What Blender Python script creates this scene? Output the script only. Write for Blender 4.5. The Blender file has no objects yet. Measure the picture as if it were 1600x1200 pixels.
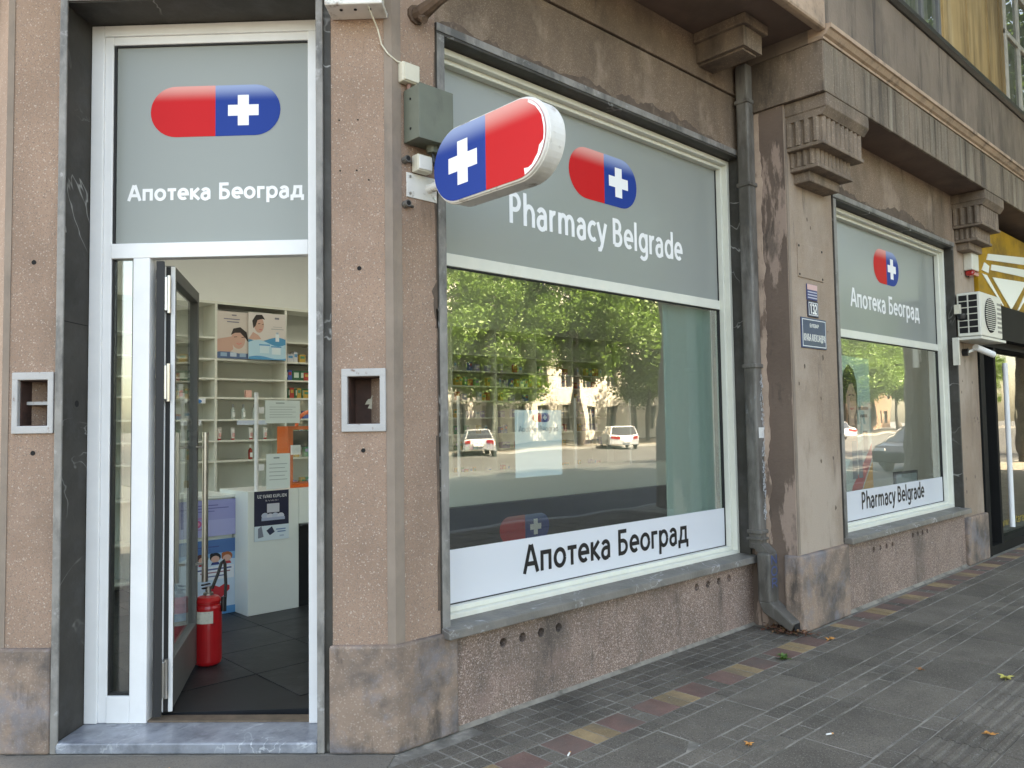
import bpy, bmesh, math, random
from mathutils import Matrix, Vector
R = math.radians
random.seed(11)
SC = bpy.context.scene
COL = SC.collection

# ------------------------------------------------------------------ camera, sky, sun, exposure
yaw, pitch, roll, FPX = 0.81626, 0.05158, -0.0153, 1226.2
fw = Vector((math.cos(yaw)*math.cos(pitch), math.sin(yaw)*math.cos(pitch), math.sin(pitch)))
rt = Vector((math.sin(yaw), -math.cos(yaw), 0)); up = rt.cross(fw)
r2 = rt*math.cos(roll)+up*math.sin(roll); u2 = -rt*math.sin(roll)+up*math.cos(roll)
cd = bpy.data.cameras.new('camera'); cam = bpy.data.objects.new('camera', cd); COL.objects.link(cam)
mw = Matrix((r2, u2, -fw)).transposed().to_4x4(); mw.translation = (-2.1985, -3.183, 1.55)
cam.matrix_world = mw
cd.sensor_width = 36; cd.lens = FPX/1600*36; cd.clip_start = .05; cd.clip_end = 3000
SC.camera = cam
SUN_EL, SUN_AZ = R(54), R(68)          # azimuth measured from +X towards +Y
w = bpy.data.worlds.new('World'); SC.world = w; w.use_nodes = True
nt = w.node_tree; bg = nt.nodes['Background']
sky = nt.nodes.new('ShaderNodeTexSky'); sky.sky_type = 'NISHITA'; sky.sun_disc = False
sky.sun_elevation = SUN_EL; sky.sun_rotation = R(90)-SUN_AZ
sky.air_density = 1.0; sky.dust_density = 2.5; sky.ozone_density = 0.6
nt.links.new(sky.outputs[0], bg.inputs[0]); bg.inputs[1].default_value = 0.13
sl = bpy.data.lights.new('sun', 'SUN'); sl.energy = 5.0; sl.angle = R(.53); sl.color = (1, .95, .87)
so = bpy.data.objects.new('sun', sl); COL.objects.link(so)
sd = Vector((math.cos(SUN_EL)*math.cos(SUN_AZ), math.cos(SUN_EL)*math.sin(SUN_AZ), math.sin(SUN_EL)))
so.rotation_euler = sd.to_track_quat('Z', 'Y').to_euler(); so.location = sd*60
vs = SC.view_settings; vs.view_transform = 'Standard'; vs.look = 'None'; vs.exposure = 3.0; vs.gamma = 1
vs.use_white_balance = True; vs.white_balance_temperature = 8700; vs.white_balance_tint = 10
vs.use_curve_mapping = False
SC.cycles.use_denoising = True; SC.cycles.max_bounces = 8; SC.cycles.diffuse_bounces = 4
SC.cycles.glossy_bounces = 4; SC.cycles.transparent_max_bounces = 24; SC.cycles.caustics_reflective = False
SC.cycles.caustics_refractive = False; SC.cycles.sample_clamp_indirect = 6

# ------------------------------------------------------------------ materials
def nodes(name):
    m = bpy.data.materials.new(name); m.use_nodes = True
    t = m.node_tree; return m, t, t.nodes['Principled BSDF']
def c4(c): return (c[0], c[1], c[2], 1)
def M(name, col, rough=.6, var=.12, vscale=2.5, speck=None, stain=None, streak=None, bump=0, bscale=90,
      metal=0, spec=.5, coat=0, rnd=0, vein=None, bdist=.01):
    m, t, b = nodes(name); N = t.nodes.new; L = t.links.new
    pos = N('ShaderNodeNewGeometry').outputs['Position']
    def noise(scale, det=5, vec=None, rough_=.6):
        n = N('ShaderNodeTexNoise'); n.inputs['Scale'].default_value = scale; n.inputs['Detail'].default_value = det
        n.inputs['Roughness'].default_value = rough_; L(vec or pos, n.inputs['Vector']); return n.outputs['Fac']
    def rng(x, a, b_, c, d):
        n = N('ShaderNodeMapRange'); n.inputs[1].default_value = a; n.inputs[2].default_value = b_
        n.inputs[3].default_value = c; n.inputs[4].default_value = d; L(x, n.inputs[0]); return n.outputs[0]
    def mix(fac, a, b_, mode='MIX'):
        n = N('ShaderNodeMix'); n.data_type = 'RGBA'; n.blend_type = mode
        for s, v in ((0, fac), (6, a), (7, b_)):
            if hasattr(v, 'is_linked'): L(v, n.inputs[s])
            else: n.inputs[s].default_value = v
        return n.outputs[2]
    c = c4(col)
    def asval(x):
        g = N('ShaderNodeCombineColor'); [L(x, g.inputs[i]) for i in range(3)]; return g.outputs[0]
    if var:
        c = mix(1.0, c, asval(rng(noise(vscale, 6), .3, .7, 1-var, 1+var)), 'MULTIPLY')
    if rnd:
        oi = N('ShaderNodeObjectInfo')
        c = mix(1.0, c, asval(rng(oi.outputs['Random'], 0, 1, 1-rnd, 1+rnd)), 'MULTIPLY')
    for s in (speck or []):
        vo = N('ShaderNodeTexVoronoi'); vo.inputs['Scale'].default_value = s[0]; L(pos, vo.inputs['Vector'])
        sp = N('ShaderNodeSeparateColor'); L(vo.outputs['Color'], sp.inputs[0])
        c = mix(rng(sp.outputs[0], s[2], s[2]+.08, 0, s[3]), c, c4(s[1]))
    for s in (stain or []):      # colour, scale, lo, hi, strength, (optional vertical stretch)
        vec = None
        if len(s) > 5:
            mp = N('ShaderNodeMapping'); mp.inputs['Scale'].default_value = (1, 1, s[5]); L(pos, mp.inputs[0]); vec = mp.outputs[0]
        c = mix(rng(noise(s[1], 8, vec, .65), s[2], s[3], 0, s[4]), c, c4(s[0]))
    if vein:
        wv = N('ShaderNodeTexNoise'); wv.inputs['Scale'].default_value = vein[1]; wv.inputs['Detail'].default_value = 4
        wv.inputs['Distortion'].default_value = 1.2; L(pos, wv.inputs['Vector'])
        a = N('ShaderNodeMath'); a.operation = 'SUBTRACT'; L(wv.outputs['Fac'], a.inputs[0]); a.inputs[1].default_value = .5
        q = N('ShaderNodeMath'); q.operation = 'ABSOLUTE'; L(a.outputs[0], q.inputs[0])
        k = rng(q.outputs[0], 0, vein[2], vein[3], 0); k2 = rng(noise(1.7, 3), .48, .62, 0, 1)
        mm = N('ShaderNodeMath'); mm.operation = 'MULTIPLY'; L(k, mm.inputs[0]); L(k2, mm.inputs[1])
        c = mix(mm.outputs[0], c, c4(vein[0]))
    if hasattr(c, 'is_linked'): L(c, b.inputs['Base Color'])
    else: b.inputs['Base Color'].default_value = c
    b.inputs['Roughness'].default_value = rough; b.inputs['Metallic'].default_value = metal
    b.inputs['Specular IOR Level'].default_value = spec
    if coat: b.inputs['Coat Weight'].default_value = coat; b.inputs['Coat Roughness'].default_value = .05
    if bump:
        bp = N('ShaderNodeBump'); bp.inputs['Strength'].default_value = bump; bp.inputs['Distance'].default_value = bdist
        L(noise(bscale, 4), bp.inputs['Height']); L(bp.outputs[0], b.inputs['Normal'])
    return m
FL = {}
def flat(c, rough=.55, coat=0):
    k = (tuple(round(x, 3) for x in c), rough, coat)
    if k not in FL:
        m, t, b = nodes('print_%d' % len(FL)); b.inputs['Base Color'].default_value = c4(c)
        b.inputs['Roughness'].default_value = rough; b.inputs['Coat Weight'].default_value = coat; FL[k] = m
    return FL[k]
def glass(name, tint=(.93, .97, .95), k=3.0, rough=0.0):
    m = bpy.data.materials.new(name); m.use_nodes = True; t = m.node_tree
    t.nodes.remove(t.nodes['Principled BSDF']); N = t.nodes.new; L = t.links.new
    tr = N('ShaderNodeBsdfTransparent'); tr.inputs[0].default_value = c4(tint)
    gl = N('ShaderNodeBsdfGlossy'); gl.inputs['Roughness'].default_value = rough; gl.inputs[0].default_value = (1, 1, 1, 1)
    nz = N('ShaderNodeTexNoise'); nz.inputs['Scale'].default_value = 2.2; nz.inputs['Detail'].default_value = 1; bp = N('ShaderNodeBump')
    bp.inputs['Strength'].default_value = .35; bp.inputs['Distance'].default_value = .004; L(nz.outputs['Fac'], bp.inputs['Height']); L(bp.outputs[0], gl.inputs['Normal'])
    gp = N('ShaderNodeNewGeometry'); L(gp.outputs['Position'], nz.inputs['Vector'])
    fr = N('ShaderNodeFresnel'); ge = N('ShaderNodeNewGeometry'); io = N('ShaderNodeMapRange')
    io.inputs[3].default_value = 1.5; io.inputs[4].default_value = 1/1.5; L(ge.outputs['Backfacing'], io.inputs[0]); L(io.outputs[0], fr.inputs[0])
    mk = N('ShaderNodeMath'); mk.operation = 'MULTIPLY'; mk.inputs[1].default_value = k
    md_ = N('ShaderNodeMath'); md_.operation = 'MULTIPLY_ADD'; md_.inputs[1].default_value = 2.2*k; md_.inputs[2].default_value = 1
    mu = N('ShaderNodeMath'); mu.operation = 'DIVIDE'; mu.use_clamp = True; L(fr.outputs[0], mk.inputs[0]); L(fr.outputs[0], md_.inputs[0]); L(mk.outputs[0], mu.inputs[0]); L(md_.outputs[0], mu.inputs[1])
    mx = N('ShaderNodeMixShader'); L(mu.outputs[0], mx.inputs[0])
    L(tr.outputs[0], mx.inputs[1]); L(gl.outputs[0], mx.inputs[2]); L(mx.outputs[0], t.nodes['Material Output'].inputs[0])
    return m
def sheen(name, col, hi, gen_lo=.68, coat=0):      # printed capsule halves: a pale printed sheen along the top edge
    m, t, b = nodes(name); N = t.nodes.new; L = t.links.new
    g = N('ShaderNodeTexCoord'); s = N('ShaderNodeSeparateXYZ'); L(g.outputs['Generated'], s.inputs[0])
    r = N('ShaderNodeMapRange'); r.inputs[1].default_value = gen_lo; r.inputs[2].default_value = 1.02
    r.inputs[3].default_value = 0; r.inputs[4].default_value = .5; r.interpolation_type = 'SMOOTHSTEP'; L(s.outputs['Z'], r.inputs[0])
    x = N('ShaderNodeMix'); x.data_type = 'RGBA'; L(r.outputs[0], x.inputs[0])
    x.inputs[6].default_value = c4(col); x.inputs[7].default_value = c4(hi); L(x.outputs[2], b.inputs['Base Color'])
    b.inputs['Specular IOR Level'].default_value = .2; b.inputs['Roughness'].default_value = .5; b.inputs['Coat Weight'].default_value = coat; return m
def translucent(name, col, trans=.4, rough=.3):
    m, t, b = nodes(name); N = t.nodes.new; L = t.links.new
    b.inputs['Base Color'].default_value = c4(col); b.inputs['Roughness'].default_value = rough
    tl = N('ShaderNodeBsdfTranslucent'); tl.inputs[0].default_value = c4(col)
    mx = N('ShaderNodeMixShader'); mx.inputs[0].default_value = trans
    L(b.outputs[0], mx.inputs[1]); L(tl.outputs[0], mx.inputs[2]); L(mx.outputs[0], t.nodes['Material Output'].inputs[0]); return m

PEB = [(250, (.56, .44, .36), .78, .6), (250, (.11, .075, .058), .80, .65), (190, (.68, .58, .50), .93, .65)]
m_peb = M('pebble_render', (.325, .216, .158), .88, .18, 1.6, PEB, [((.14, .10, .078), 1.1, .5, .70, .62, .45), ((.44, .31, .24), 2.3, .54, .72, .45), ((.10, .075, .06), 5.5, .60, .70, .5, .18)], bump=.5, bscale=170)
m_peb2 = M('pebble_render_weathered_shaded', (.225, .156, .110), .9, .22, 1.2, [(230, (.46, .37, .29), .80, .5), (270, (.11, .08, .06), .86, .5)],  # weathering stains, plus facade shade under the overhang put into a darker base
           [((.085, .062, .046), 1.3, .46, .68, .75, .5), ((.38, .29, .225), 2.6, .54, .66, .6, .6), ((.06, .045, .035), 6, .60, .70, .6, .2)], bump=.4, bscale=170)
m_peb3 = M('worn_pier_render', (.30, .222, .165), .9, .16, 1.4, [(230, (.46, .37, .29), .84, .4), (270, (.13, .095, .07), .88, .4)], [((.44, .36, .295), .9, .45, .60, .75, .5), ((.17, .125, .092), 1.6, .52, .70, .7, .35), ((.08, .06, .046), 6, .60, .70, .5, .2)], bump=.3, bscale=120)
m_cem = M('smooth_cement', (.25, .195, .155), .8, .16, 4, None, [((.12, .10, .085), 3, .52, .72, .6, .4)], bump=.25, bscale=60)
m_plinth = M('plinth_cement', (.29, .205, .155), .85, .2, 3, [(160, (.48, .40, .34), .86, .4)],
             [((.075, .068, .066), 2.3, .44, .60, .85), ((.20, .195, .215), 3.1, .50, .64, .75), ((.045, .04, .036), 7, .56, .68, .75, .35)], bump=.3, bscale=70)
m_plpeb = M('plinth_pebble', (.255, .178, .142), .82, .2, 2.5, [(190, (.56, .43, .38), .78, .75), (220, (.06, .043, .036), .80, .65), (160, (.72, .62, .58), .94, .75)],
            [((.085, .072, .062), 1.5, .47, .68, .7, .55), ((.30, .20, .17), 2.9, .54, .7, .45), ((.05, .043, .037), 8, .58, .70, .6, .16)], bump=.6, bscale=130)
m_slate = M('dark_marble', (.046, .042, .036), .55, .35, 3, None, [((.10, .10, .10), 5, .5, .75, .5)], vein=((.42, .42, .40), 1.6, .010, .75), bump=.12, bscale=40, spec=.3)
m_edge = M('honed_stone_edge', (.235, .222, .205), .5, .22, 9, None, [((.075, .073, .07), 6, .46, .62, .85, .4), ((.42, .41, .40), 13, .60, .70, .7)], bump=.3, bscale=60)
m_sill = M('stone_sill', (.165, .152, .135), .5, .25, 6, None, [((.11, .11, .115), 5, .52, .7, .7), ((.45, .46, .47), 11, .63, .72, .7)], vein=((.6, .6, .62), 3, .012, .8), bump=.3, bscale=50)
m_step = M('marble_step', (.24, .255, .285), .3, .35, 7, None, [((.10, .11, .13), 9, .5, .68, .7), ((.5, .52, .55), 12, .6, .72, .6)], vein=((.62, .65, .68), 4, .014, .9), bump=.15, bscale=40)
m_alu = M('cream_aluminium', (.70, .70, .62), .4, .05, 6, None, [((.42, .40, .33), 4, .6, .78, .35, .3)], bump=.04, bscale=12)
m_alud = M('white_aluminium', (.80, .80, .80), .4, .04, 6, None, [((.55, .53, .48), 4, .62, .8, .3, .3)])
m_film = translucent('grey_window_film', (.425, .45, .425), .35, .2)
m_strip = translucent('white_window_film', (.80, .82, .86), .25, .25)
m_white = flat((.86, .86, .86)); m_black = flat((.012, .012, .014), .4)
m_glass = glass('window_glass', (.92, .96, .945), 5.6)
m_glass3 = glass('shopfront_glass', (.9, .93, .9), 1.5)
m_glass2 = glass('door_glass', (.95, .975, .965), 1.6)
m_acryl = glass('clear_acrylic', (.965, .985, .98), .9)
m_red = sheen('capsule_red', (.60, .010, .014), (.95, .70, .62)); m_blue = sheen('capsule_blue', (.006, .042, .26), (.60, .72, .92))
m_seal = M('black_rubber', (.012, .012, .013), .6, 0)
m_steel = M('brushed_steel', (.55, .54, .52), .28, .08, 8, metal=1)
m_dgrey = M('dark_grey_aluminium', (.13, .13, .125), .45, .1, 5)
m_dark = flat((.008, .007, .007), .9)
m_zinc = M('old_zinc', (.098, .088, .076), .6, .3, 4, None, [((.25, .238, .22), 5, .46, .64, .7, .25), ((.04, .04, .04), 7, .55, .7, .7, .3), ((.30, .33, .36), 9, .64, .74, .7, .35)], metal=0, spec=.35, bump=.15, bscale=30)
m_peel = M('peeling_return', (.15, .105, .082), .85, .2, 2, None, [((.36, .26, .21), 4.6, .54, .57, .9, .20), ((.07, .055, .045), 5, .56, .66, .7, .4)], bump=.4, bscale=40)
m_drip = M('weathered_stone', (.195, .152, .115), .85, .2, 2.2, [(120, (.36, .29, .22), .85, .4)], [((.34, .30, .235), 7, .53, .66, .8, .06), ((.06, .047, .038), 6, .48, .66, .85, .08)], bump=.4, bscale=50)
m_stone = M('cast_stone', (.205, .152, .112), .85, .2, 3, [(130, (.38, .30, .24), .84, .4)], [((.075, .058, .045), 3, .46, .66, .8, .45), ((.05, .04, .033), 9, .55, .68, .6, .2)], bump=.4, bscale=70)
m_ledge = M('pale_ledge', (.42, .30, .215), .85, .2, 4, None, [((.14, .11, .09), 6, .54, .68, .8)], bump=.4, bscale=40)
m_para = M('parapet_render', (.20, .155, .12), .88, .2, 1.3, None, [((.075, .06, .05), 2.2, .46, .66, .75, .3), ((.27, .215, .16), 3, .54, .68, .6, .3), ((.045, .038, .033), 7, .55, .68, .75, .10)], bump=.3, bscale=40)
m_soff = M('soffit_render', (.17, .115, .09), .9, .2, 1.5, None, [((.09, .065, .05), 2.2, .5, .7, .6)], bump=.25, bscale=40)
m_ochre = M('ochre_render', (.44, .305, .14), .88, .18, 1.2, None, [((.20, .135, .065), 3.6, .45, .62, .85, .10), ((.58, .45, .26), 4.5, .52, .66, .7, .12)], bump=.3, bscale=30)
m_coping = M('dark_coping', (.035, .033, .032), .5, .2, 4, bump=.2)
m_patch = M('mortar_patch', (.115, .082, .062), .9, .25, 9, None, [((.22, .165, .125), 14, .55, .65, .6)], bump=.5, bscale=60)

# ------------------------------------------------------------------ mesh builder
class MB:
    def __init__(s): s.v = []; s.f = []; s.mi = []; s.cur = 0
    def face(s, pts):
        n = len(s.v); s.v += [tuple(p) for p in pts]; s.f.append(list(range(n, n+len(pts)))); s.mi.append(s.cur); return s
    def box(s, x0, x1, y0, y1, z0, z1):
        n = len(s.v)
        s.v += [(x, y, z) for z in (z0, z1) for y in (y0, y1) for x in (x0, x1)]
        for q in ((0, 2, 3, 1), (4, 5, 7, 6), (0, 1, 5, 4), (2, 6, 7, 3), (0, 4, 6, 2), (1, 3, 7, 5)):
            s.f.append([n+i for i in q]); s.mi.append(s.cur)
        return s
    def prism(s, pts, a0, a1, ax='z'):      # pts 2-D, extruded along ax
        n = len(s.v); k = len(pts)
        for a in (a0, a1):
            for p in pts:
                s.v.append({'z': (p[0], p[1], a), 'y': (p[0], a, p[1]), 'x': (a, p[0], p[1])}[ax])
        s.f.append([n+i for i in range(k)][::-1]); s.mi.append(s.cur)
        s.f.append([n+k+i for i in range(k)]); s.mi.append(s.cur)
        for i in range(k):
            j = (i+1) % k; s.f.append([n+i, n+j, n+k+j, n+k+i]); s.mi.append(s.cur)
        return s
    def tube(s, path, rad, n=10, caps=True):
        P = [Vector(p) for p in path]; rr = rad if isinstance(rad, (list, tuple)) else [rad]*len(P)
        rings = []
        ref = Vector((.31, .17, .93)).normalized()
        for i, p in enumerate(P):
            d = (P[min(i+1, len(P)-1)]-P[max(i-1, 0)]).normalized()
            a = d.cross(ref)
            if a.length < .05: a = d.cross(Vector((1, 0, 0)))
            a.normalize(); b = d.cross(a); base = len(s.v)
            for k in range(n):
                t = 2*math.pi*k/n; s.v.append(tuple(p+rr[i]*(a*math.cos(t)+b*math.sin(t))))
            rings.append(base)
        for r0, r1 in zip(rings, rings[1:]):
            for k in range(n):
                s.f.append([r0+k, r0+(k+1) % n, r1+(k+1) % n, r1+k]); s.mi.append(s.cur)
        if caps:
            s.f.append([rings[0]+k for k in range(n)][::-1]); s.mi.append(s.cur)
            s.f.append([rings[-1]+k for k in range(n)]); s.mi.append(s.cur)
        return s
    def lathe(s, prof, n=24, o=(0, 0, 0)):
        rings = []
        for r, z in prof:
            rings.append(len(s.v))
            for k in range(n):
                t = 2*math.pi*k/n; s.v.append((o[0]+r*math.cos(t), o[1]+r*math.sin(t), o[2]+z))
        for r0, r1 in zip(rings, rings[1:]):
            for k in range(n):
                s.f.append([r0+k, r0+(k+1) % n, r1+(k+1) % n, r1+k]); s.mi.append(s.cur)
        s.f.append([rings[0]+k for k in range(n)][::-1]); s.mi.append(s.cur)
        s.f.append([rings[-1]+k for k in range(n)]); s.mi.append(s.cur)
        return s
    def ribbon(s, pts, hw, y=0):
        n = len(pts); Ls = []; Rs = []
        for i in range(n):
            a = Vector(pts[max(i-1, 0)]); b = Vector(pts[i]); c = Vector(pts[min(i+1, n-1)])
            d1 = (b-a) if i > 0 else (c-b); d2 = (c-b) if i < n-1 else (b-a)
            if d1.length < 1e-9: d1 = d2
            if d2.length < 1e-9: d2 = d1
            d1.normalize(); d2.normalize(); n1 = Vector((-d1.y, d1.x)); n2 = Vector((-d2.y, d2.x))
            m = n1+n2
            m = n1 if m.length < 1e-6 else m.normalized()
            k = hw/max(.42, m.dot(n1)); Ls.append(b+m*k); Rs.append(b-m*k)
        for i in range(n-1):
            s.face([(q.x, y-.00003*i, q.y) for q in (Rs[i], Rs[i+1], Ls[i+1], Ls[i])])
        return s
    def build(s, name, mat, parent=None, loc=None, rz=0, bev=0, smooth=False, segs=2):
        me = bpy.data.meshes.new(name); me.from_pydata(s.v, [], s.f)
        mats = mat if isinstance(mat, (list, tuple)) else [mat]
        for m in mats: me.materials.append(m)
        if len(mats) > 1: me.polygons.foreach_set('material_index', s.mi)
        if smooth: me.polygons.foreach_set('use_smooth', [True]*len(me.polygons))
        me.update()
        o = bpy.data.objects.new(name, me); COL.objects.link(o)
        if parent: o.parent = parent
        if loc: o.location = loc
        o.rotation_euler = (0, 0, rz)
        if bev:
            b = o.modifiers.new('bevel', 'BEVEL'); b.width = bev; b.segments = segs; b.limit_method = 'ANGLE'; b.angle_limit = R(40)
        return o
def tag(o, label, cat, group=None, kind=None):
    if label: o['label'] = label
    if cat: o['category'] = cat
    if group: o['group'] = group
    if kind: o['kind'] = kind
    return o
def struct(o): o['kind'] = 'structure'; return o
def thing(name, label, cat, loc=(0, 0, 0), rz=0, group=None):
    o = bpy.data.objects.new(name, None); COL.objects.link(o); o.empty_display_size = .1
    o.location = loc; o.rotation_euler = (0, 0, rz); return tag(o, label, cat, group)
def clone(o, parent=None, loc=None, rz=None):
    c = o.copy(); COL.objects.link(c); c.parent = parent if parent else None
    if loc is not None: c.location = loc
    if rz is not None: c.rotation_euler = (0, 0, rz)
    return c
def clone_tree(o, parent=None, loc=None, rz=None):
    c = clone(o, parent, loc, rz)
    for ch in list(o.children):
        if ch.name != c.name: clone_tree(ch, c)
    return c
def B(x0, x1, y0, y1, z0, z1): return MB().box(x0, x1, y0, y1, z0, z1)
def cut(o, cyls):      # real round holes through a part
    mb = MB()
    for p0, p1, r in cyls: mb.tube([p0, p1], r, 18)
    c = mb.build('hole_cutter', m_dark); c.matrix_world = Matrix.Identity(4)
    bpy.context.view_layer.update()
    md = o.modifiers.new('b', 'BOOLEAN'); md.object = c; md.operation = 'DIFFERENCE'; md.solver = 'EXACT'
    dg = bpy.context.evaluated_depsgraph_get(); me = bpy.data.meshes.new_from_object(o.evaluated_get(dg))
    o.modifiers.clear(); o.data = me; bpy.data.objects.remove(c)
RF = -math.pi/4          # rotation of everything in the chamfered door facet (local x = right, y = inwards)
S2 = math.sqrt(.5)
def FX(t, d, z): return (S2*(d-t), S2*(t+d), z)

# ------------------------------------------------------------------ lettering drawn as strokes
def arc(cx, cy, rx, ry, a0, a1, n=14): return [(cx+rx*math.cos(R(a0+(a1-a0)*i/n)), cy+ry*math.sin(R(a0+(a1-a0)*i/n))) for i in range(n+1)]
el = lambda cx, cy, rx, ry: arc(cx, cy, rx, ry, 0, 360, 26)
G = {
 'a': (.49, [arc(.22, .325, .155, .135, 155, 0)+[(.375, 0)], [(.375, .285), (.24, .285)]+arc(.22, .145, .16, .14, 90, 270)+[(.30, .02), (.375, .10)]]),
 'o': (.54, [el(.27, .25, .205, .21)]), 'e': (.50, [[(.06, .255), (.45, .255)]+arc(.26, .255, .195, .205, 0, 310, 22)]),
 'п': (.51, [[(.09, 0), (.09, .455), (.42, .455), (.42, 0)]]), 'т': (.42, [[(.01, .455), (.41, .455)], [(.21, .455), (.21, 0)]]),
 'к': (.46, [[(.09, 0), (.09, .5)], [(.42, .5), (.15, .255), (.44, 0)]]), 'г': (.37, [[(.09, 0), (.09, .455), (.36, .455)]]),
 'p': (.55, [[(.09, -.2), (.09, .5)], el(.285, .25, .195, .21)]),
 'д': (.55, [[(.035, -.14), (.035, .045), (.515, .045), (.515, -.14)], [(.10, .045), (.16, .28), (.17, .455), (.43, .455), (.43, .045)]]),
 'A': (.59, [[(.03, 0), (.275, .7)], [(.56, 0), (.315, .7)], [(.12, .23), (.47, .23)]]),
 'Б': (.54, [[(.46, .655), (.10, .655), (.10, .045), (.25, .045)]+arc(.25, .22, .205, .175, -90, 90)+[(.10, .395)]]),
 'B': (.55, [[(.10, .045), (.10, .655), (.25, .655)]+arc(.25, .51, .165, .145, 90, -90)+[(.10, .365)], [(.10, .365), (.26, .365)]+arc(.26, .205, .2, .16, 90, -90)+[(.10, .045)]]),
 'P': (.53, [[(.10, 0), (.10, .655), (.25, .655)]+arc(.25, .485, .185, .17, 90, -90)+[(.10, .315)]]),
 'h': (.53, [[(.09, 0), (.09, .74)], arc(.265, .275, .17, .18, 180, 0)+[(.435, 0)]]), 'r': (.34, [[(.09, 0), (.09, .5)], arc(.27, .27, .18, .185, 180, 78)]),
 'm': (.81, [[(.09, 0), (.09, .5)], arc(.245, .285, .15, .17, 180, 0)+[(.395, 0)], arc(.555, .285, .155, .17, 180, 0)+[(.71, 0)]]),
 'c': (.43, [arc(.265, .25, .2, .21, 52, 308)]), 'y': (.46, [[(.03, .5), (.235, .03)], [(.44, .5), (.22, -.07), (.15, -.16), (.03, -.165)]]),
 'l': (.24, [[(.12, 0), (.12, .74)]]), 'd': (.55, [el(.265, .25, .195, .21), [(.455, 0), (.455, .74)]]),
 'g': (.55, [el(.265, .255, .195, .205), [(.455, .5), (.455, -.02)]+arc(.265, -.03, .19, .135, 0, -145)]),
 'У': (.54, [[(.03, .7), (.28, .25)], [(.53, .7), (.23, .08), (.15, .04), (.06, .05)]]), 'Л': (.57, [[(.02, .04), (.09, .08), (.15, .36), (.16, .655), (.47, .655), (.47, 0)]]),
 'E': (.48, [[(.43, .655), (.10, .655), (.10, .045), (.43, .045)], [(.10, .36), (.40, .36)]]), 'K': (.53, [[(.10, 0), (.10, .7)], [(.48, .7), (.16, .36), (.51, 0)]]),
 'Љ': (.78, [[(.02, .04), (.08, .08), (.13, .36), (.14, .655), (.40, .655), (.40, .045), (.55, .045)]+arc(.55, .205, .165, .16, -90, 90)+[(.40, .365)]]),
 'C': (.57, [arc(.34, .35, .27, .305, 48, 312)]), 'H': (.6, [[(.10, 0), (.10, .7)], [(.50, 0), (.50, .7)], [(.10, .37), (.50, .37)]]),
 'Д': (.62, [[(.04, -.12), (.04, .045), (.58, .045), (.58, -.12)], [(.11, .045), (.18, .38), (.19, .655), (.49, .655), (.49, .045)]]),
 '1': (.4, [[(.08, .57), (.23, .67), (.23, 0)]]), '3': (.46, [arc(.2, .51, .155, .15, 150, -90), arc(.2, .2, .19, .165, 90, -150)]),
 '2': (.46, [arc(.22, .5, .165, .165, 160, -30)+[(.07, .045), (.42, .045)]]), 'w': (.68, [[(.03, .5), (.18, .03)], [(.18, .03), (.34, .47)], [(.34, .47), (.5, .03)], [(.5, .03), (.65, .5)]]),
 '.': (.2, [[(.1, 0), (.1, .1)]]), 'z': (.43, [[(.05, .455), (.38, .455), (.05, .045), (.39, .045)]]), 't': (.33, [[(.14, .64), (.14, .1), (.2, .045), (.31, .045)], [(.02, .455), (.30, .455)]]),
 'I': (.22, [[(.11, 0), (.11, .7)]]), 'N': (.62, [[(.10, 0), (.10, .7)], [(.10, .66), (.51, .04)], [(.51, 0), (.51, .7)]]), 'V': (.56, [[(.03, .7), (.28, .0)], [(.53, .7), (.28, .0)]]),
 'U': (.6, [[(.10, .7), (.10, .25)]+arc(.3, .25, .2, .205, 180, 360)+[(.5, .7)]]), 'Z': (.5, [[(.05, .655), (.44, .655), (.05, .045), (.46, .045)]]),
 'S': (.47, [arc(.24, .51, .165, .15, 40, 270)+arc(.22, .205, .175, .16, 90, -140)[1:]]), 'L': (.45, [[(.10, .7), (.10, .045), (.43, .045)]]), 'J': (.35, [[(.24, .7), (.24, .18)]+arc(.12, .18, .12, .14, 0, -110)]),
 'k': (.46, [[(.09, 0), (.09, .74)], [(.42, .5), (.15, .255), (.44, 0)]]),
 'O': (.64, [el(.32, .35, .26, .305)]), 'R': (.55, [[(.10, 0), (.10, .655), (.25, .655)]+arc(.25, .485, .185, .17, 90, -90)+[(.10, .315)], [(.26, .315), (.48, 0)]]),
 ' ': (.24, []),
}
for a, b in zip('аоеАВРКЕСНр', 'aoeABPKECHp'): G[a] = G[b]
def textw(s): return sum(G[c][0] for c in s)
def text(mb, s, x0, x1, z0, cap, bold=.048, y=0, step=.001, nar=.90):
    """Draw s between x0 and x1 on the base line z0, capital height cap, in a plane facing -Y."""
    k = cap/.7; sx = (x1-x0)/textw(s)/k; x = x0; n = 0
    for ch in s:
        adv, st = G[ch]
        for p in st:
            mb.ribbon([(x+(q[0]*nar+adv*(1-nar)/2)*k*sx, z0+q[1]*k) for q in p], bold*k*(.5+.5*min(1, sx)), y-n*step*.5); n = (n+1) % 3
        x += adv*k*sx
    return mb
def words(s, x0, x1, z0, cap, bold, mat, parent, y):
    k = (x1-x0)/textw(s); x = x0
    for wd in s.split(' '):
        e = x+textw(wd)*k; text(MB(), wd, x, e, z0, cap, bold).build('lettering', mat, parent, (0, y, 0)); x = e+textw(' ')*k
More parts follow.
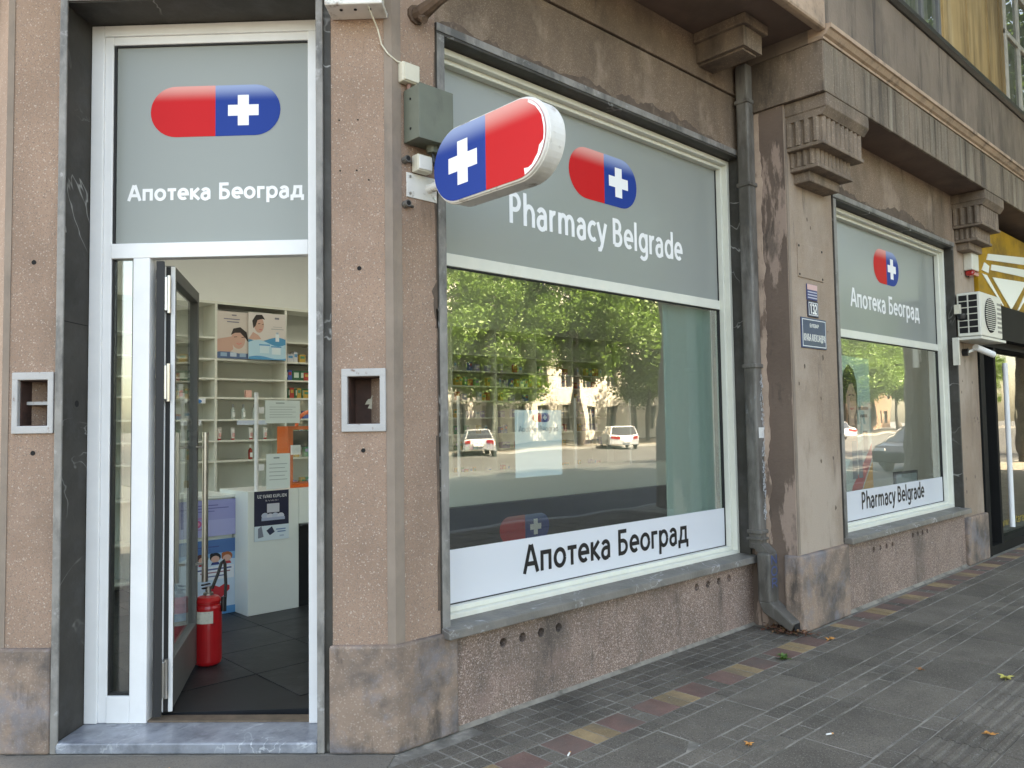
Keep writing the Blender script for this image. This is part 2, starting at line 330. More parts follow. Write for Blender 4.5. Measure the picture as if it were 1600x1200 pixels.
def capsule(mb, cx, cz, L, H, y=0, red_left=True, cross=.30, idx=(0, 1, 2)):
    r = H/2; a = L/2-r
    left = [(cx-a+r*math.cos(R(t)), cz+r*math.sin(R(t))) for t in range(90, 271, 9)]
    rightp = [(cx+a+r*math.cos(R(t)), cz+r*math.sin(R(t))) for t in range(-90, 91, 9)]
    mb.cur = idx[0] if red_left else idx[1]; mb.face([(p[0], y, p[1]) for p in [(cx, cz+r)]+left+[(cx, cz-r)]][::-1])
    mb.cur = idx[1] if red_left else idx[0]; mb.face([(p[0], y, p[1]) for p in [(cx, cz-r)]+rightp+[(cx, cz+r)]][::-1])
    mb.cur = idx[2]; q = cross*H; e = q*.36; xc = cx+(1 if red_left else -1)*L*.215
    mb.face([(xc+u, y-.0006, cz+v) for u, v in ((-q, -e), (-e, -e), (-e, -q), (e, -q), (e, -e), (q, -e), (q, e), (e, e), (e, q), (-e, q), (-e, e), (-q, e))])
    mb.cur = 0; return mb

# ================================================================== GROUND
m_pave = M('paving_grey', (.134, .116, .094), .78, .22, 2.2, [(200, (.24, .225, .2), .84, .6), (240, (.04, .035, .03), .84, .6)], [((.062, .054, .045), 1.4, .5, .72, .6), ((.14, .14, .13), 4, .6, .76, .4)], bump=.35, bscale=160, rnd=.16, spec=.2)
m_asph = M('worn_concrete', (.155, .135, .11), .8, .2, 1.6, [(180, (.2, .2, .19), .87, .5), (200, (.05, .05, .05), .87, .5)], [((.06, .06, .058), 1.8, .5, .72, .6)], bump=.35, bscale=140)
m_joint = M('dusty_joint', (.235, .215, .18), .95, .3, 8, None, [((.09, .082, .07), 3, .48, .6, .6), ((.36, .33, .28), 9, .56, .66, .6)], bump=.3)
m_redt = M('red_paver', (.155, .088, .070), .85, .25, 6, [(200, (.25, .16, .14), .85, .4)], [((.11, .09, .076), 2.2, .46, .66, .75)], bump=.3, bscale=140, rnd=.2)
m_yelt = M('yellow_paver', (.27, .185, .095), .85, .25, 7, [(200, (.4, .31, .18), .85, .4)], [((.15, .12, .09), 2.6, .46, .66, .75)], bump=.3, bscale=140, rnd=.2)
m_road = M('asphalt', (.062, .062, .061), .85, .2, .5, [(60, (.12, .12, .12), .85, .5)], bump=.3, bscale=60)
m_kerb = M('kerb_stone', (.22, .22, .21), .8, .2, 3, bump=.3)
m_earth = M('distant_ground', (.10, .10, .095), .9, .2, .1)
struct(B(-400, 400, -400, 400, -.6, -.16).build('ground', m_earth))
struct(B(-60, 150, -31.4, -5.62, -.30, -.125).build('road', m_road))
pav = struct(B(-7, 130, -5.45, 1.6, -.3, -.003).build('pavement', m_joint))
struct(B(-60, 150, -44, -31.6, -.3, .0).build('far_pavement', m_asph))
struct(B(-7, 130, -5.62, -5.455, -.3, .0).build('kerb', m_kerb, bev=.015))
struct(B(-60, 150, -31.597, -31.4, -.3, .004).build('far_kerb', m_kerb, bev=.015))
# concrete pad in front of the door
pad = MB().prism([(-6.9, -5.4), (-.16, -5.4), (-.16, -.14), (-.03, -.03), (-1.35, 1.29), (-1.38, 1.55), (-6.9, 1.55)], -.05, .002)
struct(pad.build('entrance_paving', m_asph))
PROTO = {}
def paver(name, mat, x0, x1, y0, y1, h=0.0, gap=.0054):
    w_, d_ = round(x1-x0, 3), round(y1-y0, 3); key = (name, mat.name, w_, d_)
    loc = ((x0+x1)/2, (y0+y1)/2, random.uniform(-.0018, .0018)+h)
    if key not in PROTO:
        a, b = w_/2-gap, d_/2-gap; mb = MB(); e = .002
        n = len(mb.v); mb.v += [(-a, -b, -.03), (a, -b, -.03), (a, b, -.03), (-a, b, -.03), (-a, -b, -e), (a, -b, -e), (a, b, -e), (-a, b, -e), (-a+e, -b+e, 0), (a-e, -b+e, 0), (a-e, b-e, 0), (-a+e, b-e, 0)]
        for i in range(4):
            j = (i+1) % 4; mb.f += [[i, j, 4+j, 4+i], [4+i, 4+j, 8+j, 8+i]]
        mb.f.append([8, 9, 10, 11]); mb.mi = [0]*9
        o = mb.build(name, mat, pav, loc); PROTO[key] = o
    else: o = clone(PROTO[key], pav, loc)
    o.rotation_euler = (random.uniform(-.006, .006), random.uniform(-.006, .006), random.uniform(-.006, .006))
    return o
X0 = -.15
for r in range(4):
    y1 = -.02-.1*r
    for i in range(35):
        x = X0+.1*i
        if x+.1 > 3.28 or (y1 > -.08 and x < .36): continue
        paver('paving_sett', m_pave, x, x+.1, y1-.1, y1)
x = -.16; k = 0                      # coloured band along the wall
pat = [('r', .2), ('y', .1), ('y', .1), ('r', .2), ('d', .1)]
while x < 9.2:
    t, wd = pat[k % 5]
    if t == 'd' or (k in (25, 26)):
        for yy in (-.42, -.52):
            paver('paving_sett', m_pave, x, x+wd, yy-.1, yy)
    else: paver('red_paving_tile' if t == 'r' else 'yellow_paving_tile', m_redt if t == 'r' else m_yelt, x, x+wd, -.62, -.42)
    x += wd; k += 1
for i in range(92): paver('paving_sett', m_pave, X0+.1*i, X0+.1*i+.1, -.72, -.62)
for i in range(15): paver('paving_slab', m_pave, X0+.62*i, X0+.62*i+.62, -.98, -.72)
for r in range(3):
    for i in range(46): paver('paving_brick', m_pave, X0+.2*i-.1*(r % 2), X0+.2*i+.2-.1*(r % 2), -1.08-.1*r, -.98-.1*r)
for i in range(15): paver('paving_slab', m_pave, X0+.62*i-.2, X0+.62*i+.42, -1.62, -1.28)
for i in range(46): paver('paving_brick', m_pave, X0+.2*i, X0+.2*i+.2, -1.72, -1.62)
tact = None                          # ribbed guidance strip
for i in range(30):
    loc = (X0+.15+.3*i, -1.87, random.uniform(-.001, .001))
    if tact is None:
        mb = B(-.147, .147, -.147, .147, -.03, .0005)
        for j in range(5):
            c = -.12+.06*j; mb.prism([(c-.019, .0002), (c-.010, .0085), (c+.010, .0085), (c+.019, .0002)], -.145, .145, 'x')
        tact = mb.build('ribbed_tactile_slab', m_pave, pav, loc)
    else: clone(tact, pav, loc)
mb = MB()
for r in range(12):                  # the rest of the pavement towards the kerb
    for i in range(30): 
        xx = X0+.3*i; yy = -2.02-.28*r; mb.box(xx+.003, xx+.297, yy-.277, yy-.003, -.03, random.uniform(-.0015, .0015))
o = mb.build('outer_paving_slabs', m_pave, pav); o['kind'] = 'stuff'

# ================================================================== MAIN BUILDING
bld = thing('corner_building', 'old brown pebble-dashed corner building with shops on its ground floor', 'building')
def part(name, mb, mat, parent=None, rz=0, bev=0, **k): return mb.build(name, mat, parent or bld, None, rz, bev, **k)
Z0, ZT = 0.0, 4.4
# --- facet (door) walls; local x = -t
def pier(tl, tr, n0, n1, nz0, nz1, name='wall_pier'):
    mb = MB()                           # with an opening for the meter niche
    mb.box(-tl, -n1, 0, .3, Z0, ZT); mb.box(-n0, -tr, 0, .3, Z0, ZT)
    mb.box(-n1, -n0, 0, .3, Z0, nz0); mb.box(-n1, -n0, 0, .3, nz1, ZT); mb.box(-n1, -n0, .16, .3, nz0, nz1)
    return part(name, mb, m_peb, rz=RF)
pier(.303, 0, .062, .228, 1.56, 1.80); pier(1.95, 1.672, 1.71, 1.868, 1.575, 1.81)
part('wall_lintel', B(-1.672, -.303, 0, .3, 3.78, ZT), m_peb, rz=RF)
m_niche = M('rusty_niche', (.055, .028, .022), .8, .4, 9, None, [((.12, .05, .035), 12, .5, .7, .7)])
m_oldw = M('chipped_white_paint', (.42, .41, .40), .6, .1, 8, None, [((.2, .12, .09), 18, .62, .7, .9), ((.36, .36, .36), 8, .55, .7, .6)], bump=.3)
def niche(t0, t1, z0, z1, shelf):
    f = MB(); e = .034
    f.box(-t1-e+.008, -t0+e-.008, -.014, .012, z1-.004, z1+e); f.box(-t1-e+.008, -t0+e-.008, -.014, .012, z0-e, z0+.004)
    f.box(-t1-e+.008, -t1+.004, -.0135, .012, z0, z1); f.box(-t0-.004, -t0+e-.008, -.0135, .012, z0, z1)
    o = part('niche_frame', f, m_oldw, rz=RF, bev=.004)
    i = B(-t1+.002, -t0-.002, .14, .158, z0, z1); i.box(-t1+.001, -t1+.008, .0125, .14, z0, z1); i.box(-t0-.008, -t0-.001, .0125, .14, z0, z1)
    i.box(-t1, -t0, .0125, .14, z1-.008, z1-.001); i.box(-t1, -t0, .0125, .14, z0+.001, z0+.008)
    i.build('niche_lining', m_niche, o)
    if shelf: B(-t1+.01, -t0-.01, .05, .138, (z0+z1)/2-.008, (z0+z1)/2+.008).build('niche_shelf', m_oldw, o)
    else:
        p = MB()
        for q in range(9):
            a = random.uniform(-t1+.05, -t0-.05); z = random.uniform(z0+.08, z0+.13); p.face([(a, .137-.0004*q, z), (a+.05, .137-.0004*q, z+random.uniform(-.01, .01)), (a+.045, .136-.0004*q, z+.025), (a+.01, .135-.0004*q, z+.02)])
        p.build('paper_scraps', flat((.5, .47, .38), .9), o)
niche(.062, .228, 1.56, 1.80, False); niche(1.71, 1.868, 1.575, 1.81, True)
# facade 1 walls (y = 0)
part('wall_pier', B(.0005, .275, 0, .3, Z0, ZT), m_peb)
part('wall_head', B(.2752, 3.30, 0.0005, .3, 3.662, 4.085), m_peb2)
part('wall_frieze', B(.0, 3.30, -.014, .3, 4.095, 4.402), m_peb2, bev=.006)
o = part('apron_wall', B(.2752, 3.30, 0, .3, Z0, .50), m_plpeb)
cut(o, [((a, -.1, .375), (a, .16, .375), .026) for a in (.70, .845, .99, 1.135)]+[((a, -.1, .393), (a, .16, .393), .026) for a in (2.54, 2.68, 2.82, 2.96)])
# corner strips of smooth cement
part('corner_strip', B(-.036, .004, -.004, .02, .5, ZT-.02), m_cem, rz=RF)
part('corner_strip', B(.0, .055, -.0045, .02, .5, 4.09), m_cem)
part('corner_strip', B(-1.949, -1.915, -.004, .02, .5, ZT-.02), m_cem, rz=RF)
# plinth blocks round the corner pier
q = MB().prism([(-.315*S2-.03*S2, .315*S2-.03*S2), (-.0125, -.03), (.365, -.03), (.365, .1), (.06, .1), (-.315*S2, .315*S2)], 0, .505)
part('plinth_block', q, m_plinth, bev=.012)
a = 1.672; b_ = 1.96
part('plinth_block', B(-b_, -a, -.03, .1, 0, .50), m_plinth, rz=RF, bev=.012)
# --- left-hand street side (plane x = -1.38)
LX = -1.95*S2; LY = 1.95*S2
part('wall_pier', B(LX-.0, LX+.3, LY+.002, LY+.5, 0, ZT), m_peb)
part('apron_wall', B(LX, LX+.3, LY+.5, LY+3.4, 0, .5), m_plpeb)
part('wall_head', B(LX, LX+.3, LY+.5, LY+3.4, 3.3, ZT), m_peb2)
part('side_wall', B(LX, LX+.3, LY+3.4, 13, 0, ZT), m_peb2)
lw = MB()  # unseen window, added so that daylight reaches the shop interior
for z in (.5, 2.4, 3.24): lw.box(LX+.1, LX+.16, LY+.5, LY+3.4, z, z+.06)
for y in (.5, 1.9, 3.34): lw.box(LX+.102, LX+.158, LY+y, LY+y+.06, .5, 3.3)
sw = part('added_side_window', lw, m_alu); B(LX+.125, LX+.131, LY+.5, LY+3.4, .52, 3.28).build('pane', m_glass, sw)
# --- section 2 (y = -0.37)
Y2 = -.37
part('return_wall', B(3.294, 3.36, Y2+.004, .3, 0, 3.93), m_peel)
part('return_wall', B(3.264, 3.298, -.598, .3, 4.306, 4.70), m_para)
part('wall_pier', B(3.30, 4.06, Y2, Y2+.3, 0, 3.934), m_peb3)
part('wall_pier', B(6.95, 7.60, Y2, Y2+.3, 0, 3.934), m_peb3)
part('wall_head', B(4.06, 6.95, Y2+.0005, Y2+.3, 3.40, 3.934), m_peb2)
o = part('apron_wall', B(4.06, 6.95, Y2, Y2+.3, 0, .565), m_plpeb)
cut(o, [((a, -.5, .442), (a, -.25, .442), .024) for a in (4.63, 4.765, 4.90, 5.03)]+[((a, -.5, .471), (a, -.25, .471), .024) for a in (5.51, 5.63, 5.75, 5.875)])
part('plinth_block', B(3.27, 4.075, Y2-.04, Y2+.1, 0, .555), m_plinth, bev=.015)
part('plinth_block', B(6.94, 7.61, Y2-.04, Y2+.1, 0, .50), m_plinth, bev=.015)
part('wall_groove_trim', B(3.302, 3.335, Y2-.006, Y2+.02, .56, 3.9), m_cem)
m_fil = M('mortar_fillet', (.24, .215, .18), .95, .3, 6, None, [((.10, .09, .075), 5, .5, .62, .8)], bump=.5)
part('mortar_fillet', MB().prism([(.0, .0), (-.022, .0), (.0, .018)], .366, 3.29, 'x'), m_fil)
part('mortar_fillet', MB().prism([(Y2, .0), (Y2-.024, .0), (Y2, .02)], 4.076, 6.938, 'x'), m_fil)
part('slab_joint', B(-1.6505, -1.6485, .0, .218, 2.098, 2.102), m_dark, rz=RF)
# --- balcony over section 2
BX1 = 14.0
part('balcony_slab', B(3.30, BX1, -.68, .2, 3.935, 4.30), m_soff)
part('balcony_fascia', B(3.285, BX1, -.705, -.681, 3.93, 4.305), m_drip, bev=.006)
part('balcony_fascia', B(3.270, 3.299, -.70, .0, 3.932, 4.303), m_stone)
c = MB().prism([(-.60, 4.306), (-.715, 4.306), (-.715, 4.325), (-.735, 4.335), (-.76, 4.365), (-.775, 4.37), (-.775, 4.40), (-.60, 4.425)], 3.262, BX1, 'x')
part('balcony_cornice', c, m_ledge)
part('balcony_parapet', B(3.292, BX1, -.702, -.60, 4.43, 5.05), m_para)
part('parapet_coping', MB().prism([(-.57, 5.052), (-.72, 5.052), (-.75, 5.075), (-.755, 5.11), (-.74, 5.125), (-.57, 5.135)], 3.27, BX1, 'x'), m_coping)
# drip ribs on the fascia
for i in range(0, 60):
    xx = 3.45+.16*i+random.uniform(-.02, .02)
    if random.random() < .45: continue
    if xx > 11.5: break
    wd = random.choice((.025, .03, .045)); part('fascia_rib', B(xx, xx+wd, -.7085, -.7045, 3.95, 4.285), m_drip)
# consoles with fluting
def console(x0, x1):
    o = part('console', B(x0-.02, x1+.02, -.70, -.36, 3.83, 3.931), m_stone, bev=.008)
    part('console_moulding', MB().prism([(-.36, 3.78), (-.66, 3.78), (-.70, 3.83), (-.36, 3.83)], x0-.012, x1+.012, 'x'), m_stone, o)
    for (z0, z1, yf, xin) in ((3.60, 3.78, -.645, .01), (3.455, 3.57, -.575, .06)):
        part('console_block', B(x0+xin, x1-xin, yf+.016, -.36, z0, z1), m_stone, o)
        part('console_band', B(x0+xin-.012, x1-xin+.012, yf-.014, -.36, z0-.03, z0), m_stone, o, bev=.006)
        n = 9; w_ = (x1-x0-2*xin)/n
        for i in range(n):
            a0 = x0+xin+w_*(i+.5); MB().tube([(a0, yf+.016, z0), (a0, yf+.016, z1)], w_*.40, 8).build('flute', m_stone, o)
        m = 4; d_ = (-.37-yf)/m
        for i in range(m): MB().tube([(x0+xin, yf+d_*(i+.5)+.01, z0), (x0+xin, yf+d_*(i+.5)+.01, z1)], d_*.38, 8).build('flute', m_stone, o)
    part('console_foot', B(x0+.10, x1-.10, -.50, -.36, 3.345, 3.425), m_stone, o, bev=.008)
console(3.33, 4.03); console(6.97, 7.58)
# --- soffit and oriel over facade 1 and the door
ov = MB().prism([(3.262, -.66), (-.27, -.66), (-1.38-.66, 1.10), (-2.04, 6), (-1.2, 6), (-1.2, 1.6), (.1, .1), (3.262, .1)], 4.404, 4.60)
part('oriel_soffit', ov, m_soff)
lp = MB().prism([(3.264, -.74), (-.31, -.74), (-.28, -.665), (3.264, -.665)], 4.36, 4.66)
part('oriel_lip', lp, m_ledge, bev=.02)
br = part('soffit_bracket', B(2.66, 2.98, -.44, -.015, 4.33, 4.402), m_stone, bev=.008)
B(2.695, 2.945, -.405, -.015, 4.19, 4.33).build('bracket_body', m_stone, br); B(2.73, 2.91, -.375, -.015, 4.175, 4.19).build('bracket_panel', m_stone, br)
# --- upper storeys
part('upper_wall', B(3.3, 26, -.3, 12, 4.43, 19.5), m_ochre)
part('oriel_wall', MB().prism([(3.298, -.62), (-.25, -.62), (-2.0, 1.13), (-2.0, 12), (3.298, 12)], 4.67, 19.5), m_para)
part('roof', B(-2.3, 26.3, -.9, 12.3, 19.5, 20.2), m_stone)
part('ground_floor_block', B(LX+.31, 26, 5.0, 12.9, 0, 4.42), m_para)
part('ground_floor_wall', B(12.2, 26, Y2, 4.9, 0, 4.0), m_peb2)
m_curt = M('net_curtain', (.20, .20, .175), .9, .3, 3, None, [((.06, .06, .055), 6, .5, .6, .8, .08)])
def upwin(x0, x1, z0, z1, frame, name='upper_window'):
    f = MB(); e = .07
    f.box(x0, x1, -.335, -.29, z0, z0+e); f.box(x0, x1, -.335, -.29, z1-e, z1); n = 3
    for i in range(n+1):
        xx = x0+(x1-x0-e)*i/n; f.box(xx, xx+e, -.334, -.29, z0+e, z1-e)
    f.box(x0, x1, -.331, -.29, z0+.62*(z1-z0), z0+.62*(z1-z0)+e)
    o = part(name, f, frame, bev=.006); B(x0, x1, -.304, -.300, z0, z1).build('pane', m_glass3, o)
    B(x0+.01, x1-.01, -.3025, -.3005, z0, z1).build('net_curtain', m_curt, o)
    return o
m_oldframe = M('old_white_frame', (.52, .49, .43), .6, .15, 6, None, [((.25, .22, .18), 8, .56, .7, .6, .3)])
upwin(5.4, 7.02, 5.25, 7.2, m_dgrey); upwin(9.5, 11.4, 5.3, 7.4, m_oldframe)
for xx in (7.15, 8.0, 8.8, 9.32): part('wall_pilaster_strip', B(xx, xx+.14, -.318, -.28, 5.0, 9), m_ochre)

# --- stone surrounds and shop windows on the street side
def shop_window(x0, x1, yb, zsill, zb, zs, zr, zf, zt, label, lower, upper, logo, tb, tu, strip_sheet=True):
    """x0/x1 stone inner faces; zb bottom of glass, zs top of white strip, zr rail underside, zf top of film, zt stone underside."""
    w_ = thing('shop_window', None, None); w_.parent = bld
    tag(w_, label, None)
    g = yb+.16
    st = MB()      # stone surround
    st.box(x0-.055, x0, yb-.012, yb+.19, zsill, zt+.062); st.box(x1, x1+.032, yb-.012, yb+.19, zsill, zt+.062); st.box(x0, x1, yb-.012, yb+.19, zt, zt+.062)
    st.build('stone_surround', m_slate, w_, bev=.004)
    ed = MB(); ed.box(x0-.052, x0-.004, yb-.0165, yb-.0125, zsill+.03, zt+.002); ed.box(x0-.052, x1+.045, yb-.0165, yb-.0125, zt+.018, zt+.060)
    ed.build('stone_edge', m_edge, w_)
    MB().prism([(yb-.075, zsill-.01), (yb-.07, zsill+.038), (yb+.19, zsill+.055), (yb+.19, zsill-.01)], x0-.055, x1+.04, 'x').build('sill', m_sill, w_, bev=.006)
    f = MB(); a, b = x0+.002, x1-.002     # aluminium frame, stepped
    for (e0, e1, ya) in ((0, .035, g-.085), (.035, .062, g-.045)):
        f.box(a+e0, a+e1, ya, g+.04, zb-.062+e0, zt-.004-e0); f.box(b-e1, b-e0, ya, g+.04, zb-.062+e0, zt-.004-e0)
        f.box(a+e1, b-e1, ya, g+.04, zt-.004-e1, zt-.004-e0); f.box(a+e1, b-e1, ya, g+.04, zb-.062+e0, zb-.062+e1)
    f.build('frame', m_alu, w_, bev=.004)
    B(a+.062, b-.062, g-.010, g+.04, zr, zr+.07).build('transom', m_alu, w_, bev=.003)
    s = MB(); i0, i1 = a+.062, b-.062
    s.box(i0, i1, g-.004, g+.02, zf-.004, zf+.004); s.box(i0, i1, g-.006, g+.02, zr-.007, zr-.0005); s.box(i1-.006, i1, g-.005, g+.02, zb, zr-.007); s.box(i1-.006, i1, g-.0045, g+.02, zr+.07, zf)
    s.box(i0, i1-.006, g-.004, g+.02, zb, zb+.005)
    s.build('gasket', m_seal, w_)
    B(i0, i1, g+.008, g+.014, zb, zr).build('pane', m_glass, w_)
    B(i0, i1, g+.004, g+.010, zr+.07, zf).build('film_panel', m_film, w_)
    B(i0, i1, g+.003, g+.0055, zb+.004, zs).build('film_strip', m_strip, w_)
    words(lower, tb[0], tb[1], tb[2], tb[3], .056, m_black, w_, g+.0015)
    words(upper, tu[0], tu[1], tu[2], tu[3], .058, m_white, w_, g+.0022)
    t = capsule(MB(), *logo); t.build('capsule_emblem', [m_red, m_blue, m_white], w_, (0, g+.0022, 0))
    return w_
w1 = shop_window(.330, 3.251, 0, .49, .59, .88, 2.424, 3.54, 3.60, 'large shop window with grey film above and white strip lettered in black Cyrillic', 'Апотека Београд', 'Pharmacy Belgrade',
            (1.825, 3.19, .70, .34), (1.01, 2.69, .675, .165), (.935, 2.715, 2.745, .19))
w2 = shop_window(4.115, 6.90, Y2, .565, .671, .928, 2.264, 3.30, 3.355, 'shop window with white strip lettered Pharmacy Belgrade in black', 'Pharmacy Belgrade', 'Апотека Београд',
            (5.565, 3.0, .60, .33), (4.80, 6.30, .755, .15), (4.735, 6.365, 2.555, .17))
# ragged mortar above the surrounds
def ragged(x0, x1, z0, hmin, hmax, y):
    top = []; n = 110; h = hmax*.7
    for i in range(n+1):
        u = i/n; h += random.uniform(-.022, .022); h = min(hmax, max(hmin, h)); hh = h*min(1, 5*(1-u)+.05, 12*u+.1)*(.72+.28*math.sin(u*11+1))+random.uniform(-.006, .006)
        top.append((x0+(x1-x0)*u, z0+max(.006, hh)))
    return MB().prism([(x0, z0)]+top+[(x1, z0)], y-.003, y+.01, 'y')
part('mortar_patch', ragged(.30, 3.1, 3.661, .012, .12, 0), m_patch)
part('mortar_patch', ragged(4.10, 6.7, 3.416, .03, .16, Y2), m_patch)
pp = MB()
for (z0, z1, wd) in ((.62, 1.5, .018), (1.5, 2.15, .012), (2.05, 2.3, .05), (2.3, 3.5, .016)):
    pts = [(.276, z0)]+[(.276-wd*random.uniform(.4, 1.1)*math.sin(math.pi*min(1, max(.12, i/8)) if wd > .03 else 1.2), z0+(z1-z0)*i/8) for i in range(9)]+[(.276, z1)]
    pp.prism(pts, -.003, .01, 'y')
part('mortar_patch', pp, m_patch)
# --- door stone surround, step, frame, fanlight film
D_ = bld
ss = MB(); ss.box(-1.672, -1.650, -.010, .26, 0, 3.78); ss.box(-.375, -.3035, -.002, .26, 0, 3.78); ss.box(-1.65, -.375, -.010, .26, 3.715, 3.779)
part('door_stone_surround', ss, m_slate, rz=RF)
ed = MB(); ed.box(-1.672, -1.634, -.022, -.0105, .0, 3.778); ed.box(-.3755, -.340, -.018, .0, .0, 3.778); ed.box(-1.634, -.3755, -.0205, -.0105, 3.72, 3.778)
part('stone_edge', ed, m_edge, rz=RF, bev=.004)
part('door_step', B(-1.650, -.376, -.022, .30, .0, .052), m_step, rz=RF, bev=.008)
fr = MB(); g = .22
fr.box(-1.648, -1.58, g, g+.08, .053, 3.713); fr.box(-1.58, -1.535, g+.012, g+.07, .053, 3.66); fr.box(-1.58, -.44, g, g+.08, 3.655, 3.713); fr.box(-1.535, -.44, g+.012, g+.07, 3.61, 3.655)
fr.box(-.485, -.377, g+.002, g+.08, .053, 3.655); fr.box(-1.535, -.485, g+.004, g+.07, 2.455, 2.535); fr.box(-1.415, -1.325, g+.005, g+.075, .053, 2.455); fr.box(-1.535, -1.415, g+.006, g+.07, .053, .19)
dfr = part('entrance_door_frame', fr, m_alud, rz=RF, bev=.004)
B(-1.522, -.49, g+.03, g+.036, 2.54, 3.605).build('film_panel', m_film, dfr)
sm = MB(); sm.box(-1.535, -1.522, g+.02, g+.06, 2.535, 3.61); sm.box(-1.522, -.485, g+.02, g+.06, 3.602, 3.61); sm.box(-1.425, -1.415, g+.02, g+.06, .19, 2.455); sm.box(-1.535, -1.527, g+.02, g+.06, .19, 2.455); sm.box(-1.535, -1.42, g+.02, g+.06, .19, .2)
sm.build('gasket', m_seal, dfr)
B(-1.527, -1.425, g+.036, g+.042, .20, 2.455).build('side_pane', m_glass, dfr)
for wd, xa, xb in (('Апотека', -1.462, -1.462+.949*textw('Апотека')/textw('Апотека Београд')), ('Београд', -.513-.949*textw('Београд')/textw('Апотека Београд'), -.513)): text(MB(), wd, xa, xb, 2.768, .085, .07).build('lettering', m_white, dfr, (0, g+.0285, 0))
t = capsule(MB(), -.989, 3.245, .70, .275); t.build('capsule_emblem', [m_red, m_blue, m_white], dfr, (0, g+.0285, 0))
part('door_threshold', B(-1.325, -.485, g+.02, g+.10, .0525, .062), M('worn_brass', (.16, .12, .09), .5, .3, 12, metal=.4), rz=RF)
# --- open door leaf
H = Vector((-.672, 1.118)); ang = R(60.6)
leaf = thing('door_leaf', None, None, (H.x, H.y, 0), ang); leaf.parent = bld
tag(leaf, 'glazed door leaf standing open into the shop', None)
W_ = .88; fr = MB()
fr.box(0, .055, -.03, .03, .085, 2.43); fr.box(W_-.055, W_, -.03, .03, .085, 2.43); fr.box(.055, W_-.055, -.0295, .0295, 2.36, 2.43); fr.box(.055, W_-.055, -.0295, .0295, .085, .34)
fr.build('leaf_frame', m_dgrey, leaf, bev=.003)
e = MB(); e.box(-.012, -.001, -.034, -.012, .082, 2.425); e.box(-.012, -.001, .012, .030, .082, 2.425); e.build('edge_trim', m_alud, leaf, bev=.002)
B(-.010, -.0005, -.011, .011, .085, 2.42).build('edge_seal', m_seal, leaf)
B(.055, W_-.055, -.006, .0, .34, 2.36).build('pane', m_glass2, leaf)
for sgn in (-1, 1):
    hb = MB().tube([(W_-.10, sgn*.085, .60), (W_-.10, sgn*.085, 1.53)], .0185, 14)
    ho = hb.build('pull_bar', m_steel, leaf, smooth=False)
    for z in (.71, 1.44): MB().tube([(W_-.10, sgn*.03, z), (W_-.10, sgn*.08, z)], .008, 8).build('standoff', m_steel, ho)
for z in (.26, 1.80, 2.27):
    hg = B(-.06, -.013, .0, .03, z-.09, z+.09).build('hinge', m_steel, leaf, bev=.002)
    MB().tube([(-.035, -.006, z-.1), (-.035, -.006, z+.1)], .011, 10).build('hinge_pin', m_steel, hg)
jb = MB(); jb.box(-.072, -.058, .01, .05, .08, 2.44); part('hinge_jamb', jb, m_seal, leaf)
cl = part('door_closer', B(.10, .36, .03, .085, 2.372, 2.425), m_dgrey, leaf, bev=.004); MB().tube([(.3, .06, 2.43), (.18, .20, 2.44), (-.02, .12, 2.445)], .008, 6).build('closer_arm', m_steel, cl)
part('lock_plate', B(W_+.0005, W_+.004, -.012, .012, 1.18, 1.5), m_steel, leaf)
# bolt holes and old fixings on the piers
hl = MB()
for t_, z in ((.165, 2.33), (.15, 1.435)): hl.tube([(-t_, -.0015, z), (-t_, .03, z)], .011, 12)
for t_, z in ((.262, 3.075), (.168, 3.075), (.258, 2.82), (.175, 2.82), (.115, 2.77)): hl.tube([(-t_, -.0012, z), (-t_, .03, z)], .0045, 10)
for t_, z in ((1.80, 2.395), (1.79, 1.445)): hl.tube([(-t_, -.0015, z), (-t_, .03, z)], .012, 12)
part('bolt_hole', hl, m_dark, rz=RF)
part('bolt_hole', MB().tube([(-1.651, .13, 1.69), (-1.6495, .13, 1.69)], .017, 14), m_dark, rz=RF)

# ================================================================== SHOP INTERIOR
LUM = 1.5
m_floor = M('slate_floor_tile', (.022, .023, .025), .45, .3, 5, None, [((.06, .06, .062), 6, .5, .7, .6)], bump=.15, bscale=40, rnd=.15, spec=.25)
m_grout = M('dark_grout', (.020, .021, .023), .55, .2, spec=.25)
m_wall = M('cream_paint', (.80, .80, .77), .8, .04, 1)
m_ceil = M('white_paint', (.80, .80, .78), .85, .03, 1)
FZ = .058
fl = struct(MB().prism([(.20+.27, .22), (.47, .34), (7.55, .34), (7.55, 4.85), (-1.05, 4.85), (-1.05, 1.52)], -.05, FZ-.004).build('shop_floor', m_grout))
proto = None
for i in range(16):
    for j in range(9):
        x, y = -.85+.55*i, .62+.55*j
        if x+y < .88 or x > 7.2 or y > 4.6 or x < -.78: continue
        if proto is None: proto = B(-.272, .272, -.272, .272, -.01, .0).build('floor_tile', m_floor, fl, (x, y, FZ)); 
        else: clone(proto, fl, (x, y, FZ))
struct(B(-1.05, 7.6, 4.86, 5.0, 0, 3.9).build('shop_back_wall', m_wall))
struct(B(7.55, 7.62, -.06, 4.86, 0, 3.9).build('shop_side_wall', m_wall))
struct(MB().prism([(.5, .31), (3.37, .31), (3.37, -.06), (7.6, -.06), (7.6, 5), (-1.07, 5), (-1.07, 1.9)], 3.9, 3.96).build('shop_ceiling', m_ceil))
m_shelf = M('cream_laminate', (.75, .74, .66), .5, .05, 3); m_sback = M('shelf_back', (.66, .67, .62), .6, .05, 2)
sh = thing('wall_shelving', 'cream wall shelving unit along the back wall of the shop', 'shelving', (0, 4.5, FZ))
B(-.9, 7.5, .30, .34, 0, 2.74).build('back_panel', m_sback, sh)
UP = [-.51+.75*i for i in range(11)]
pu = None
